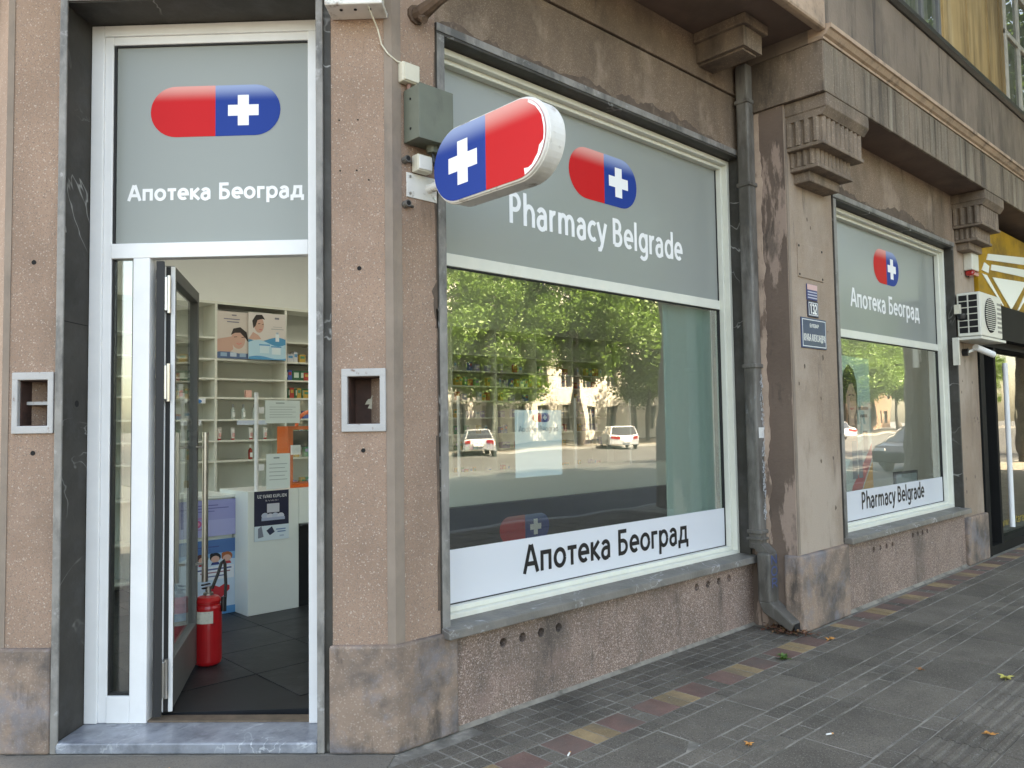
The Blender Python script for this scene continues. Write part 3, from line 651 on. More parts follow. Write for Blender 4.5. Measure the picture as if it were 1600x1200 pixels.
for x in UP:
    if pu is None: pu = B(-.012, .012, -.0, .30, 0, 2.74).build('upright', m_shelf, sh, (x, 0, 0))
    else: clone(pu, sh, (x, 0, 0))
B(-.9, 7.5, -.004, .30, 2.741, 2.765).build('top_board', m_shelf, sh)
LV = [.10, .45, .85, 1.178, 1.38, 1.59, 1.81, 2.0, 2.195, 2.41]; pb = None
for i in range(10):
    for z in LV:
        if i == 2 and z > 2.3: continue
        loc = (UP[i]+.375, .005, z-.018)
        if pb is None: pb = B(-.363, .363, 0, .29, 0, .018).build('shelf_board', m_shelf, sh, loc)
        else: clone(pb, sh, loc)
m_lum, _t, _b = nodes('lit_diffuser'); _b.inputs['Emission Color'].default_value = (.80, .92, 1.0, 1); _b.inputs['Emission Strength'].default_value = LUM; _b.inputs['Base Color'].default_value = (.8, .8, .8, 1)
lum = None
for x in (.7, 2.2):  # unseen ceiling panels, added to raise the light inside the shop
    for y in (1.7, 3.3):
        if lum is None:
            lum = thing('added_ceiling_light', 'unseen white ceiling light panel added to brighten the shop', 'light', (x, y, 3.86), group='added ceiling lights in the shop'); B(-.32, .32, -.32, .32, 0, .04).build('housing', m_ceil, lum); B(-.29, .29, -.29, .29, -.006, -.0005).build('diffuser', m_lum, lum)
        else: clone_tree(lum, None, (x, y, 3.86))
for x, y in ((4.9, .75), (6.1, .75)): clone_tree(lum, None, (x, y, 3.86))  # two more, added to light the poster in the second window
def poster(name, label, cat, loc, rz, w_, h_, base, shapes, th=.006, group=None, matb=None):
    o = B(-w_/2, w_/2, 0, th, 0, h_).build(name, matb or flat(base), None, loc, rz); tag(o, label, cat, group)
    mb = MB(); mats = []; k = 0
    for s in shapes:
        m = flat(s[-1]);
        if m not in mats: mats.append(m)
        mb.cur = mats.index(m); k += 1; y = -.0004-.00025*k
        fx_ = lambda u: (u-.5)*w_; fz_ = lambda v: v*h_
        if s[0] == 'r': mb.face([(fx_(s[1]), y, fz_(s[2])), (fx_(s[3]), y, fz_(s[2])), (fx_(s[3]), y, fz_(s[4])), (fx_(s[1]), y, fz_(s[4]))])
        elif s[0] == 'e': mb.face([(fx_(s[1]+s[3]*math.cos(R(a))), y, fz_(s[2]+s[4]*math.sin(R(a)))) for a in range(0, 360, 15)])
        elif s[0] == 'p': mb.face([(fx_(p[0]), y, fz_(p[1])) for p in s[1]])
        elif s[0] == 't': text(mb, s[1], fx_(s[2]), fx_(s[3]), fz_(s[4]), s[5]*h_, .045, y, .0001)
        elif s[0] == 'l': mb.ribbon([(fx_(p[0]), fz_(p[1])) for p in s[1]], s[2]*h_, y)
    if mats: mb.build('print', mats, o)
    return o
SK, HA = (.62, .38, .30), (.03, .022, .02)
wave = lambda y0, y1, a: [(0, y0)]+[(i/10, y1+a*math.sin(i*.6)) for i in range(11)]+[(1, y0)]
poster('cosmetics_poster', 'cosmetics poster of a smiling woman with hand to her temple, tilted on the shelf', 'poster', (1.165, 4.50, 2.259), 0, .33, .475, (.66, .58, .52),
       [('p', wave(0, .13, .02), (.10, .16, .30)), ('p', [(0, .14), (0, .40), (.45, .47), (.5, .2), (.4, .14)], SK), ('e', .66, .42, .22, .21, SK), ('p', [(.42, .5), (.5, .64), (.72, .68), (.92, .58), (.99, .35), (.9, .44), (.72, .56), (.55, .55)], HA),
        ('l', [(.52, .46), (.62, .47)], .006, HA), ('l', [(.76, .46), (.86, .47)], .006, HA), ('l', [(.6, .33), (.68, .31), (.76, .34)], .008, (.75, .2, .2)), ('r', .45, .91, .6, .94, (.25, .22, .25)), ('r', .2, .83, .7, .85, (.2, .18, .25)), ('r', .3, .77, .68, .79, (.2, .18, .25)), ('r', .1, .04, .3, .12, (.3, .45, .6)), ('r', .4, .04, .6, .13, (.5, .6, .7)), ('r', .7, .04, .9, .12, (.3, .45, .6))])
poster('skincare_poster', 'skincare poster of a dark-haired woman above blue water and jars', 'poster', (1.515, 4.47, 2.259), R(-3), .40, .485, (.70, .64, .60),
       [('p', wave(.0, .44, -.05), (.06, .30, .52)), ('p', wave(.0, .36, .06), (.45, .68, .80)), ('p', [(0, .42), (.12, .58), (.26, .52), (.34, .44), (.2, .42)], SK), ('e', .28, .74, .13, .17, SK), ('p', [(.13, .66), (.1, .82), (.2, .95), (.36, .96), (.44, .86), (.36, .87), (.24, .84), (.19, .72)], HA),
        ('l', [(.25, .76), (.31, .77)], .007, HA), ('l', [(.36, .75), (.4, .76)], .007, HA), ('l', [(.28, .64), (.36, .64)], .008, (.6, .15, .18)), ('r', .30, .14, .55, .30, (.62, .78, .86)), ('r', .28, .30, .57, .33, (.1, .35, .6)), ('r', .62, .12, .86, .27, (.70, .82, .88)), ('r', .60, .27, .88, .30, (.1, .35, .6)), ('r', .72, .40, .82, .56, (.75, .82, .86)), ('r', .74, .56, .8, .6, (.4, .5, .6)), ('r', .70, .88, .82, .92, (.2, .2, .24)), ('r', .6, .66, .94, .675, (.4, .4, .4)), ('r', .65, .71, .9, .72, (.4, .4, .4)), ('p', wave(.0, .05, .03), (.08, .34, .60))])
# products
def tube_proto():
    o = thing('cream_tube', 'white and pink squeeze tube with red cap standing on a shelf', 'tube', group='tubes in a row on the shelf')
    n = MB(); rings = [(.017, .017, .016), (.018, .017, .04), (.022, .012, .09), (.025, .003, .125)]
    for i, (rx, ry, z) in enumerate(rings):
        for k in range(16): n.v.append((rx*math.cos(k*math.pi/8), ry*math.sin(k*math.pi/8), z))
    for i in range(3):
        for k in range(16): n.f.append([i*16+k, i*16+(k+1) % 16, (i+1)*16+(k+1) % 16, (i+1)*16+k]); n.mi.append(0)
    n.f.append(list(range(48, 64))); n.mi.append(0)
    n.build('body', flat((.78, .74, .70), .4), o, smooth=True); MB().lathe([(.016, 0), (.016, .016)], 16).build('cap', flat((.45, .04, .04), .4), o)
    B(-.013, .013, -.0185, -.0175, .03, .07).build('label_band', flat((.72, .40, .38), .5), o); return o
tp = tube_proto(); first = True
for x in (1.05, 1.19, 1.38, 1.535, 1.70):
    if first: tp.location = (x, 4.56, FZ+1.38); first = False
    else: clone_tree(tp, None, (x, 4.56, FZ+1.38))
def bottle(name, label, loc, h, r, body, cap, group=None, neck=.45):
    o = thing(name, label, 'bottle', loc, group=group)
    MB().lathe([(r*.9, 0), (r, .006), (r, h*.6), (r*neck, h*.74), (r*neck, h*.78)], 16).build('body', flat(body, .15, .5), o, smooth=False)
    MB().lathe([(r*neck*1.15, h*.78), (r*neck*1.1, h*.95), (r*neck*.6, h)], 14).build('cap', flat(cap, .35), o)
    B(-r*.6, r*.6, -r-.0012, -r-.0002, h*.15, h*.45).build('label_band', flat((.8, .8, .78)), o); return o
for x in (1.19, 1.30, 1.42): bottle('serum_bottle', 'clear serum bottle with silver neck on the shelf above the tubes', (x, 4.56, FZ+1.59), .155, .02, (.45, .5, .48), (.25, .25, .25), 'clear serum bottles')
bottle('dropper_bottle', 'red dropper bottle with white tip alone on a shelf', (1.375, 4.56, FZ+1.178), .15, .022, (.30, .03, .02), (.78, .78, .76))
bottle('hand_soap_bottle', 'pale pump bottle inside the orange counter display', (1.33, 3.00, 1.02), .16, .025, (.75, .62, .60), (.6, .1, .1))
tag(B(-.03, .03, -.02, .02, 0, .075).build('small_carton', flat((.80, .45, .38)), None, (1.35, 4.56, FZ+1.81)), 'small pink carton alone on a shelf', 'box')
GRN = 'green medicine boxes on the right shelf bay'
gb = None
for (z, n, x0) in ((2.0, 5, 1.80), (1.81, 5, 1.82), (1.38, 6, 1.79)):
    for i in range(n):
        loc = (x0+.082*i, 4.54, FZ+z)
        if gb is None:
            gb = B(-.039, .039, 0, .10, 0, .105).build('green_medicine_box', flat((.025, .12, .06)), None, loc); tag(gb, 'dark green medicine box in the upper row of green boxes', 'box', 'upper row of green boxes')
            B(-.028, .028, -.0015, -.0003, .03, .085).build('front_panel', flat((.55, .65, .58)), gb)
        else: gc = clone_tree(gb, None, loc); rw = {2.0: 'upper', 1.81: 'middle', 1.38: 'lower'}[z]; tag(gc, 'dark green medicine box in the %s row of green boxes' % rw, 'box', '%s row of green boxes' % rw)
for x in (.66, .79):
    o = tag(B(-.022, .022, -.02, .02, 0, .125).build('lotion_carton', flat((.82, .80, .80)), None, (x, 4.55, FZ+1.81)), 'white and pink lotion carton on the shelf beside the door', 'box', 'lotion cartons'); B(-.016, .016, -.0212, -.0202, .0, .06).build('front_print', flat((.78, .28, .33)), o)
for x, z in ((.78, 1.745), (.74, 1.53)):
    o = tag(B(-.10, .10, -.006, .0, 0, .05).build('shelf_card', flat((.80, .82, .85)), None, (x, 4.492, FZ+z)), 'small white and blue card clipped to a shelf edge', 'card', 'shelf edge cards'); MB().face([(.02+.045*math.cos(a*.4), -.0065, .02+.022*math.sin(a*.4)) for a in range(16)]).build('print', flat((.04, .22, .55)), o)
tag(B(-.16, .16, -.006, 0, 0, .045).build('shelf_card', flat((.55, .62, .75)), None, (1.36, 4.49, FZ+1.53)), 'long pale blue card on the shelf edge under the serum bottles', 'card')
cols = [((.6, .6, .62), 'white'), ((.05, .10, .35), 'dark blue'), ((.45, .05, .04), 'red'), ((.55, .35, .08), 'yellow'), ((.06, .25, .15), 'green'), ((.35, .30, .5), 'lilac')]
pr = {}
LW = ['seventh', 'sixth', 'fifth', 'fourth', 'third', 'second', 'top']
for i in range(3, 10):
    for lv, z in enumerate(LV[2:9]):
        x = UP[i]+.05+random.uniform(0, .1)
        while x < UP[i+1]-.08:
            ci = random.randrange(6); sz = random.randrange(2)
            loc = (x, 4.53, FZ+z)
            if (ci, sz) not in pr:
                wd, hh = ((.045, .11), (.07, .085))[sz]
                o = B(-wd/2, wd/2, 0, .06, 0, hh).build('medicine_box', flat(cols[ci][0]), None, loc)
                tag(o, '%s %s medicine box on the shelves behind the counter' % (('narrow upright', 'squat')[sz], cols[ci][1]), 'box', '%s %s medicine boxes behind the counter' % (('narrow', 'squat')[sz], cols[ci][1]))
                B(-wd*.35, wd*.35, -.0012, -.0002, hh*.5, hh*.8).build('front_print', flat(cols[(ci+1) % 6][0] if ci else (.1, .3, .5)), o); pr[(ci, sz)] = o
            else: o = clone_tree(pr[(ci, sz)], None, loc)
            nm = (('narrow upright', 'squat')[sz], cols[ci][1], LW[lv]); tag(o, '%s %s medicine box on the %s stocked shelf behind the counter' % nm, 'box', '%s %s boxes on the %s stocked shelf' % nm)
            x += random.choice((.06, .08, .085, .11, .2, .26))
# counter
m_lam = M('white_laminate', (.74, .77, .72), .35, .03, 2)
m_cd = M('black_laminate', (.018, .019, .021), .3, .15, 3)
ct = thing('sales_counter', 'long pharmacy counter with pale top band and dark lower front', 'counter', (.58, 2.88, FZ))
B(0, .445, 0, .55, 0, .985).build('end_block', m_lam, ct, bev=.003)
B(.447, 5.9, -.002, .55, .69, .985).build('upper_band', m_lam, ct, bev=.003)
B(.447, 5.9, .03, .55, 0, .688).build('dark_front', m_cd, ct)
B(.447, 5.9, -.06, .03, .672, .689).build('ledge', m_cd, ct)
capsule(MB(), 3.11, .385, .74, .28).build('capsule_emblem', [m_red, m_blue, m_white], ct, (0, .0285, 0))
poster('purchase_offer_poster', 'dark poster with white capital lettering on the white counter end', 'poster', (.782, 2.876, .64), 0, .30, .40, (.010, .012, .04),
       [('r', 0, 0, 1, .30, (.62, .72, .78)), ('t', 'UZ SVAKI KUPLJEN', .08, .94, .86, .065, (.85, .85, .88)), ('t', 'SVAKI', .3, .7, .79, .03, (.7, .7, .75)), ('r', .36, .56, .72, .74, (.55, .56, .62)), ('e', .30, .50, .1, .06, (.45, .5, .62)), ('e', .45, .48, .1, .06, (.6, .62, .7)), ('e', .6, .49, .1, .06, (.5, .55, .66)), ('e', .76, .48, .1, .06, (.62, .64, .72)), ('r', .2, .40, .88, .46, (.35, .4, .55)), ('p', [(.1, .06), (.1, .25), (.2, .30), (.26, .08)], (.2, .22, .28)), ('p', [(.34, .2), (.5, .28), (.58, .16), (.44, .1)], (.03, .04, .08)), ('r', .62, .2, .9, .22, (.1, .2, .4)), ('r', .66, .15, .9, .17, (.1, .2, .4)), ('r', .72, .06, .85, .09, (.4, .5, .6))])
poster('blue_product_poster', 'blue and white bubbly poster on the counter band', 'poster', (1.24, 2.872, .765), 0, .24, .27, (.05, .22, .42),
       [('e', .2+.15*(i % 5), .15+.16*(i//5), .07, .08, ((.5, .7, .8), (.75, .85, .9), (.1, .35, .55))[i % 3]) for i in range(25)])
cs = thing('side_counter', 'low white side counter behind the open door', 'counter', (.01, 3.15, FZ)); B(0, .56, 0, .5, 0, .93).build('body', m_lam, cs, bev=.003); B(-.02, .575, -.03, .5, .931, .955).build('top', m_lam, cs, bev=.003)
poster('lavender_poster', 'lavender poster with small red emblem on the side counter front', 'poster', (.29, 3.112, .69), 0, .58, .29, (.30, .31, .58),
       [('r', 0, 0, 1, .45, (.37, .38, .64)), ('r', .3, .84, .75, .865, (.12, .12, .32)), ('r', .2, .76, .9, .785, (.12, .12, .32)), ('r', .3, .68, .7, .70, (.12, .12, .32)), ('e', .47, .36, .05, .10, (.55, .1, .25)), ('e', .47, .36, .025, .05, (.7, .3, .4)), ('r', .38, .50, .56, .52, (.5, .1, .3)), ('r', .4, .2, .54, .22, (.3, .1, .3))])
ki = [('r', 0, .82, 1, 1, (.06, .16, .38)), ('p', [(0, .82), (0, .70), (.3, .8), (1, .72), (1, .82)], (.20, .42, .68)), ('r', .30, .90, .75, .915, (.05, .08, .25)), ('t', 'Апотека', .35, .62, .86, .03, (.05, .1, .3))]
for cx, hc, bc in ((.50, (.10, .03, .03), (.5, .04, .05)), (.69, (.01, .01, .015), (.03, .05, .2)), (.87, (.42, .12, .04), (.5, .04, .05))):
    ki += [('e', cx, .765, .085, .06, hc), ('e', cx, .74, .065, .045, (.72, .42, .33)), ('p', [(cx-.07, .665), (cx-.05, .70), (cx+.05, .70), (cx+.07, .665)], bc), ('e', cx-.05, .80, .035, .022, hc)]
ki += [('r', .38, .47, .98, .645, (.80, .82, .86)), ('r', .42, .60, .94, .62, (.1, .12, .3)), ('r', .46, .56, .92, .575, (.4, .15, .2)), ('r', .52, .51, .84, .525, (.1, .12, .3)), ('p', [(p_[0]+.16, p_[1]) for p_ in ((.60, .20), (.44, .32), (.44, .37), (.51, .40), (.59, .365), (.67, .40), (.75, .37), (.75, .32))], (.62, .03, .04)), ('r', .6, .14, .85, .15, (.1, .2, .5)), ('r', 0, 0, 1, .10, (.08, .32, .62))]
poster('children_poster', 'pale blue poster with three drawn children and a red heart leaning on the side counter', 'poster', (.315, 3.118, FZ+.002), 0, .53, .60, (.60, .72, .84), ki)
sc_ = thing('counter_screen', 'clear acrylic counter screen held by slim white posts', 'screen', (.66, 2.90, FZ+.985))
for x in (0, 2.12, 3.85, 4.85): MB().tube([(x, 0, 0), (x, 0, .80)], .016, 12).build('post', m_alud, sc_)
for x0, x1 in ((.05, 2.07), (2.17, 3.8), (3.9, 4.8)): B(x0, x1, -.003, .003, .03, .74).build('pane', m_acryl, sc_)
for z in (.19, .655): B(.015, .06, -.012, .012, z-.025, z+.025).build('clamp', m_alud, sc_)
def notice(name, label, loc, w_, h_, c=(.72, .80, .78)):
    return poster(name, label, 'notice', loc, 0, w_, h_, c, [('r', .3, .86, .55, .90, (.25, .3, .3))]+[('r', .12, .7-.11*i, .88-.1*(i % 2), .715-.11*i, (.3, .36, .36)) for i in range(5)], .001)
notice('paper_notice', 'landscape printed notice taped high on the acrylic screen', (.885, 2.888, 1.59), .31, .19)
notice('paper_notice', 'portrait printed notice taped low on the acrylic screen', (.845, 2.888, 1.05), .21, .29)
od = thing('orange_display_stand', 'orange framed counter display with arched handle', 'display stand', (.97, 2.96, FZ+.986)); m_or = flat((.78, .13, .02), .35)
B(0, .045, 0, .2, 0, .52).build('side', m_or, od); B(.5, .545, 0, .2, 0, .52).build('side', m_or, od); B(.045, .5, 0, .2, 0, .035).build('base', m_or, od); B(.045, .5, 0, .2, .49, .52).build('top', m_or, od)
MB().tube([(.13+.16*(1-math.cos(R(a)))*1.0, .1, .52+.13*math.sin(R(a))) for a in range(0, 181, 15)], .016, 8).build('handle', m_or, od)
B(.045, .5, .03, .19, .25, .256).build('glass_shelf', m_acryl, od); B(.05, .30, .05, .18, .34, .48).build('tray', m_black, od); B(.02, .1, -.03, -.004, .28, .36).build('price_card', m_white, od)
# fire extinguisher
fe = thing('fire_extinguisher', 'red fire extinguisher with white label on the dark shop floor', 'extinguisher', (-.150, 1.86, FZ), R(-70)); m_fer = M('extinguisher_red', (.50, .012, .016), .3, .08, 6, coat=.5, stain=[((.16, .01, .01), 14, .6, .7, .7)])
MB().lathe([(.060, 0), (.078, .012), (.083, .03), (.083, .36), (.078, .375), (.074, .378), (.074, .39), (.080, .393), (.080, .405), (.062, .425), (.03, .435)], 32).build('body', m_fer, fe, smooth=False)
MB().lathe([(.03, .435), (.03, .45), (.018, .455), (.018, .49)], 16).build('valve', m_steel, fe)
B(-.010, .010, -.045, .02, .478, .486).build('lever', m_black, fe); B(-.009, .009, -.05, .01, .500, .508).build('lever', m_black, fe)
MB().tube([(.01, .02, .47), (.03, .05, .56), (.04, .07, .63), (.05, .08, .645), (.055, .085, .62), (.062, .085, .5), (.07, .075, .42), (.08, .055, .34)], .010, 10).build('hose', m_black, fe)
MB().tube([(.083, .05, .42), (.088, .045, .33)], .017, 10).build('nozzle', m_black, fe)
lb = MB()
for i in range(8):
    a0, a1 = R(-110+11*i), R(-110+11*(i+1)); lb.face([(.0845*math.cos(a0), .0845*math.sin(a0), .27), (.0845*math.cos(a1), .0845*math.sin(a1), .27), (.0845*math.cos(a1), .0845*math.sin(a1), .345), (.0845*math.cos(a0), .0845*math.sin(a0), .345)])
lb.build('paper_label', M('aged_label', (.66, .64, .54), .6, .1, 20, None, [((.3, .3, .3), 60, .55, .7, .6)]), fe)
# window 1: paper, inside display board ; window 2 : stand-up posters
o = poster('paper_notice', 'pale blue sheet with small capsule emblem taped inside the large window', 'notice', (1.186, .185, 1.235), 0, .40, .40, (.84, .93, .95), [], .001)
capsule(MB(), .02, .355, .15, .055).build('capsule_emblem', [m_red, m_blue, m_white], o, (0, -.001, 0)); t = text(MB(), 'Apoteka Beograd', -.17, .17, .27, .035, .035); t.build('lettering', flat((.22, .27, .3)), o, (0, -.001, 0))
m_fro = translucent('frosted_board', (.62, .74, .70), .5, .5)
o = B(2.56, 3.18, .24, .25, .56, 2.42).build('frosted_display_board', m_fro); tag(o, 'pale frosted board standing upright behind the right end of the large window', 'display board')
po = poster('cosmetics_stand_poster', 'tall poster of a woman with orange swirls standing inside the second window', 'poster', (5.02, -.10, .70), R(5), .80, 1.42, (.72, .84, .80),
       [('p', [(0, .0), (0, .22), (.4, .42), (.9, .50), (1, .3), (1, .0)], (.55, .58, .50)), ('p', [(.05, .0), (.3, .18), (.6, .28), (1, .44), (1, .34), (.7, .2), (.35, .0)], (.62, .03, .02)), ('p', [(.35, .0), (.7, .18), (1, .32), (1, .10), (.8, .0)], (.80, .33, .02)), ('p', [(0, .36), (.0, .6), (.42, .62), (.52, .44), (.4, .34)], SK), ('p', [(.02, .50), (.03, .80), (.12, .90), (.28, .95), (.44, .92), (.54, .84), (.55, .74), (.5, .5)], HA), ('e', .34, .73, .17, .13, (.75, .45, .34)), ('r', .24, .56, .42, .66, (.75, .45, .34)), ('p', [(.16, .74), (.2, .88), (.36, .90), (.5, .82), (.5, .76), (.4, .83), (.28, .82)], HA), ('l', [(.26, .75), (.32, .755)], .004, HA), ('l', [(.38, .755), (.44, .75)], .004, HA), ('l', [(.29, .67), (.35, .663), (.41, .67)], .005, (.6, .08, .08)), ('r', .56, .66, .92, .68, (.2, .25, .25)), ('r', .62, .61, .86, .63, (.2, .25, .25)), ('r', .30, .22, .46, .46, (.12, .14, .16)), ('r', .50, .22, .64, .40, (.16, .18, .2)), ('r', .7, .38, .85, .52, (.14, .17, .18))], .02)
B(-.38, .38, .001, .03, -.035, .0).build('stand_base', m_black, po)
po = poster('small_cosmetics_poster', 'low black-framed card standing at the right inside the second window', 'poster', (6.15, -.10, .70), R(-4), .50, .32, (.05, .05, .055), [('r', .05, .08, .95, .92, (.30, .34, .34)), ('p', [(.1, .1), (.3, .5), (.5, .3), (.7, .1)], (.45, .05, .05)), ('p', [(.5, .1), (.7, .4), (.9, .2), (.9, .1)], (.05, .12, .4))], .02)
o = B(4.12, 6.9, -.16, .28, .60, .66).build('window_deck', m_cd); tag(o, 'dark display shelf inside the second window', 'shelf')

# ================================================================== THINGS ON THE FACADE
# projecting capsule sign
sg = thing('projecting_capsule_sign', 'illuminated-box pharmacy sign shaped as a red and blue capsule on a wall arm', 'sign', (.155, 0, 0), -math.pi/2)
cx, cz, L_, H_ = .530, 2.80, .79, .37; r = H_/2; a_ = L_/2-r
out = lambda rr, n=8: [(cx-a_+rr*math.cos(R(t)), cz+rr*math.sin(R(t))) for t in range(90, 271, n)]+[(cx+a_+rr*math.cos(R(t)), cz+rr*math.sin(R(t))) for t in range(-90, 91, n)]
m_rim = M('dirty_white_plastic', (.72, .70, .66), .45, .08, 6, None, [((.20, .15, .12), 9, .58, .68, .8), ((.45, .42, .36), 5, .52, .7, .6)])
mb = MB().prism(out(r), .0, .115, 'y'); mb.build('casing', m_rim, sg, bev=.008)
mb = MB().prism(out(r+.004), .012, .030, 'y'); mb.build('rim_band', m_rim, sg, bev=.003)
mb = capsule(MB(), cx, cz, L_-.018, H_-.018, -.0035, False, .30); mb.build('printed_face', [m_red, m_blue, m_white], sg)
mb = MB()      # torn white edge of the red film
tp_ = [(cx+a_+.02, cz-r+.012)]
arcp = [(cx+a_+(r-.011)*math.cos(R(t)), cz+(r-.011)*math.sin(R(t))) for t in range(-75, 66, 10)]
inn = [(cx+a_+(r-.011-random.uniform(.006, .022)*(1.6 if t < -20 else .8))*math.cos(R(t)), cz+(r-.011-random.uniform(.006, .022)*(1.6 if t < -20 else .8))*math.sin(R(t))) for t in range(-75, 66, 10)]
for i in range(len(arcp)-1): mb.face([(p[0], -.0042, p[1]) for p in (arcp[i], arcp[i+1], inn[i+1], inn[i])])
mb.build('torn_film_edge', m_white, sg)
MB().tube([(.0, .07, 2.765), (.16, .07, 2.765)], .024, 14).build('arm', m_rim, sg)
B(.0, .006, -.07, .13, 2.70, 2.825).build('wall_plate', m_rim, sg, bev=.002)
for u in (-.05, .105):
    for v in (2.72, 2.805): MB().tube([(.006, u, v), (.012, u, v)], .007, 8).build('bolt', m_steel, sg)
m_jb = M('cream_plastic', (.62, .58, .47), .5, .06, 8, None, [((.3, .26, .2), 12, .6, .7, .6)])
o = thing('junction_box', 'small cream junction box above the grey-green metal box', 'junction box', (.092, 0, 3.27)); B(-.052, .052, -.045, 0, 0, .10).build('casing', m_jb, o, bev=.006); B(-.046, .046, -.052, -.0455, .006, .094).build('lid', m_jb, o, bev=.004); MB().tube([(.0, -.02, 0), (.0, -.02, -.03)], .011, 10).build('gland', flat((.25, .13, .1)), o)
m_tr = M('grey_green_paint', (.115, .125, .095), .5, .15, 5, None, [((.07, .07, .055), 6, .54, .7, .6, .4)])
o = thing('sign_transformer_box', 'grey-green metal box fixed beside the window surround', 'electrical box', (.175, -.005, 2.965)); B(-.105, .105, -.13, 0, 0, .27).build('casing', m_tr, o, bev=.004); B(-.1075, .1075, -.1335, -.1305, -.003, .273).build('lid', m_tr, o, bev=.002); MB().lathe([(.03, -.035), (.035, -.01), (.035, 0)], 12, (.03, -.06, 0)).build('cable_gland', m_tr, o)
for z in (.06, .21): MB().tube([(-.106, -.06, z), (-.109, -.06, z)], .006, 8).build('screw', m_dark, o)
MB().tube([(.03, -.06, -.03), (.035, -.065, -.08), (.06, -.05, -.13), (.09, -.06, -.16)], .008, 8).build('cable', m_black, o)
o = thing('small_connection_box', 'small off-white connection box just above the sign arm', 'junction box', (.16, -.007, 2.828)); B(-.045, .045, -.055, 0, 0, .085).build('casing', m_jb, o, bev=.005); B(-.04, .04, -.061, -.0555, .008, .078).build('lid', m_rim, o, bev=.003)
for i, z in enumerate((2.88, 2.655)):
    o = thing('conduit_stub', ('broken conduit stub under the grey-green box', 'broken conduit stub below the sign plate')[i], 'conduit', (.075, 0, z), group=None); MB().tube([(0, .01, 0), (0, -.035, .004)], .018, 12).build('pipe', m_zinc, o); MB().tube([(.0, -.0355, .004), (.0, -.0365, .004)], .012, 10).build('mouth', m_dark, o); MB().tube([(-.02, -.02, 0), (.05, -.004, .0)], .006, 6).build('clip', m_zinc, o)
o = thing('wall_lamp', 'cream lamp housing with bolted plate high on the corner pier', 'lamp', FX(.155, 0, 3.585), RF); B(-.125, .125, -.16, 0, .03, .33).build('housing', m_jb, o, bev=.01); B(-.14, .14, -.15, -.002, 0, .029).build('mounting_plate', m_rim, o, bev=.006)
for u in (-.07, .0, .07): MB().tube([(u, -.1, -.004), (u, -.1, .0)], .008, 8).build('bolt', m_dark, o)
o = thing('rusty_bracket', 'rusty stub of an old bracket above the window corner', 'bracket', (.15, 0, 3.655)); m_rust = M('rust', (.12, .075, .05), .85, .3, 12, bump=.5); MB().tube([(0, .01, .0), (.01, -.06, .0), (.03, -.16, .03), (.05, -.2, .05)], [.035, .04, .03, .028], 10).build('stub', m_rust, o); MB().tube([(0, .006, 0), (0, -.014, 0)], .05, 10).build('flange', m_rust, o); MB().tube([(.0, -.05, -.03), (.0, -.08, -.055)], .02, 8).build('hook', m_rust, o)
cb = [FX(.085, -.13, 3.58), FX(.06, -.03, 3.52), FX(.045, -.012, 3.45), FX(.012, -.012, 3.40), (.03, -.012, 3.372), (.07, -.03, 3.365)]
o = MB().tube([cb[0]]+cb[1:], .004, 6).build('lamp_cable', m_jb); tag(o, 'thin pale cable drooping from the lamp to the cream junction box', 'cable')
o = MB().tube([(.283, -.07, 3.10), (.31, -.03, 3.04), (.325, -.12, 2.97), (.25, -.2, 2.95)], .004, 6).build('sign_cable', m_black); tag(o, 'black cable looping from the grey-green box to the capsule sign', 'cable')
m_band = M('pale_plaster_band', (.44, .325, .255), .88, .2, 6, None, [((.16, .11, .085), 9, .55, .62, .9, .3)], bump=.4)
part('plaster_band', B(3.284, 3.2935, -.02, .1, .54, 4.05), m_band)
def rag(y0, y1, z0, z1, j, n=60):
    l = []; q_ = y1
    for i in range(n+1): q_ = min(y1+j, max(y1-j, q_+random.uniform(-j*.5, j*.5))); l.append((q_, z0+(z1-z0)*i/n))
    return MB().prism([(y0, z0)]+l+[(y0, z1)], 3.2895, 3.296, 'x')
part('plaster_band', rag(-.10, -.185, 2.2, 3.92, .018), m_band); part('plaster_band', rag(-.10, -.165, .62, 2.2, .02), m_band)
# rain pipe in the re-entrant corner
dp = thing('rain_downpipe', 'square grey zinc rainwater pipe in the corner beside the large window', 'drainpipe', (3.238, -.085, 0))
B(-.047, .053, -.050, .053, .585, 4.31).build('shaft', m_zinc, dp, bev=.018, segs=3)
for z in (.70, 1.95, 3.35, 4.0): B(-.059, .059, -.061, .059, z, z+.032).build('collar', m_zinc, dp, bev=.008)
B(-.063, .063, -.062, .062, .655, .675).build('joint_ring', m_zinc, dp, bev=.005)
B(-.07, .07, -.125, -.02, .20, .57).build('lower_shaft', m_zinc, dp, bev=.02, segs=3)
MB().prism([(-.020, .57), (-.120, .57), (-.053, .63), (.03, .63)], -.055, .055, 'x').build('offset_elbow', m_zinc, dp)
MB().prism([(-.022, .215), (-.123, .215), (-.30, .085), (-.27, .025), (-.06, .13)], -.068, .068, 'x').build('outlet_shoe', m_zinc, dp, bev=.012)
B(-.045, .045, -.297, -.292, .035, .08).build('outlet_mouth', m_dark, dp)
B(-.035, .042, -.0555, -.0545, 1.42, 1.50).build('sticker', M('paper_sticker', (.68, .68, .66), .7, .1, 20, None, [((.3, .3, .3), 70, .56, .66, .7)]), dp)
gf = MB()
for i, ch in enumerate('NOR'):
    text(gf, ch, -.055, .055, .485-.085*i, .07, .06)
gf.build('graffiti', flat((.06, .09, .22)), dp, (0, -.1262, 0))
sp = MB()
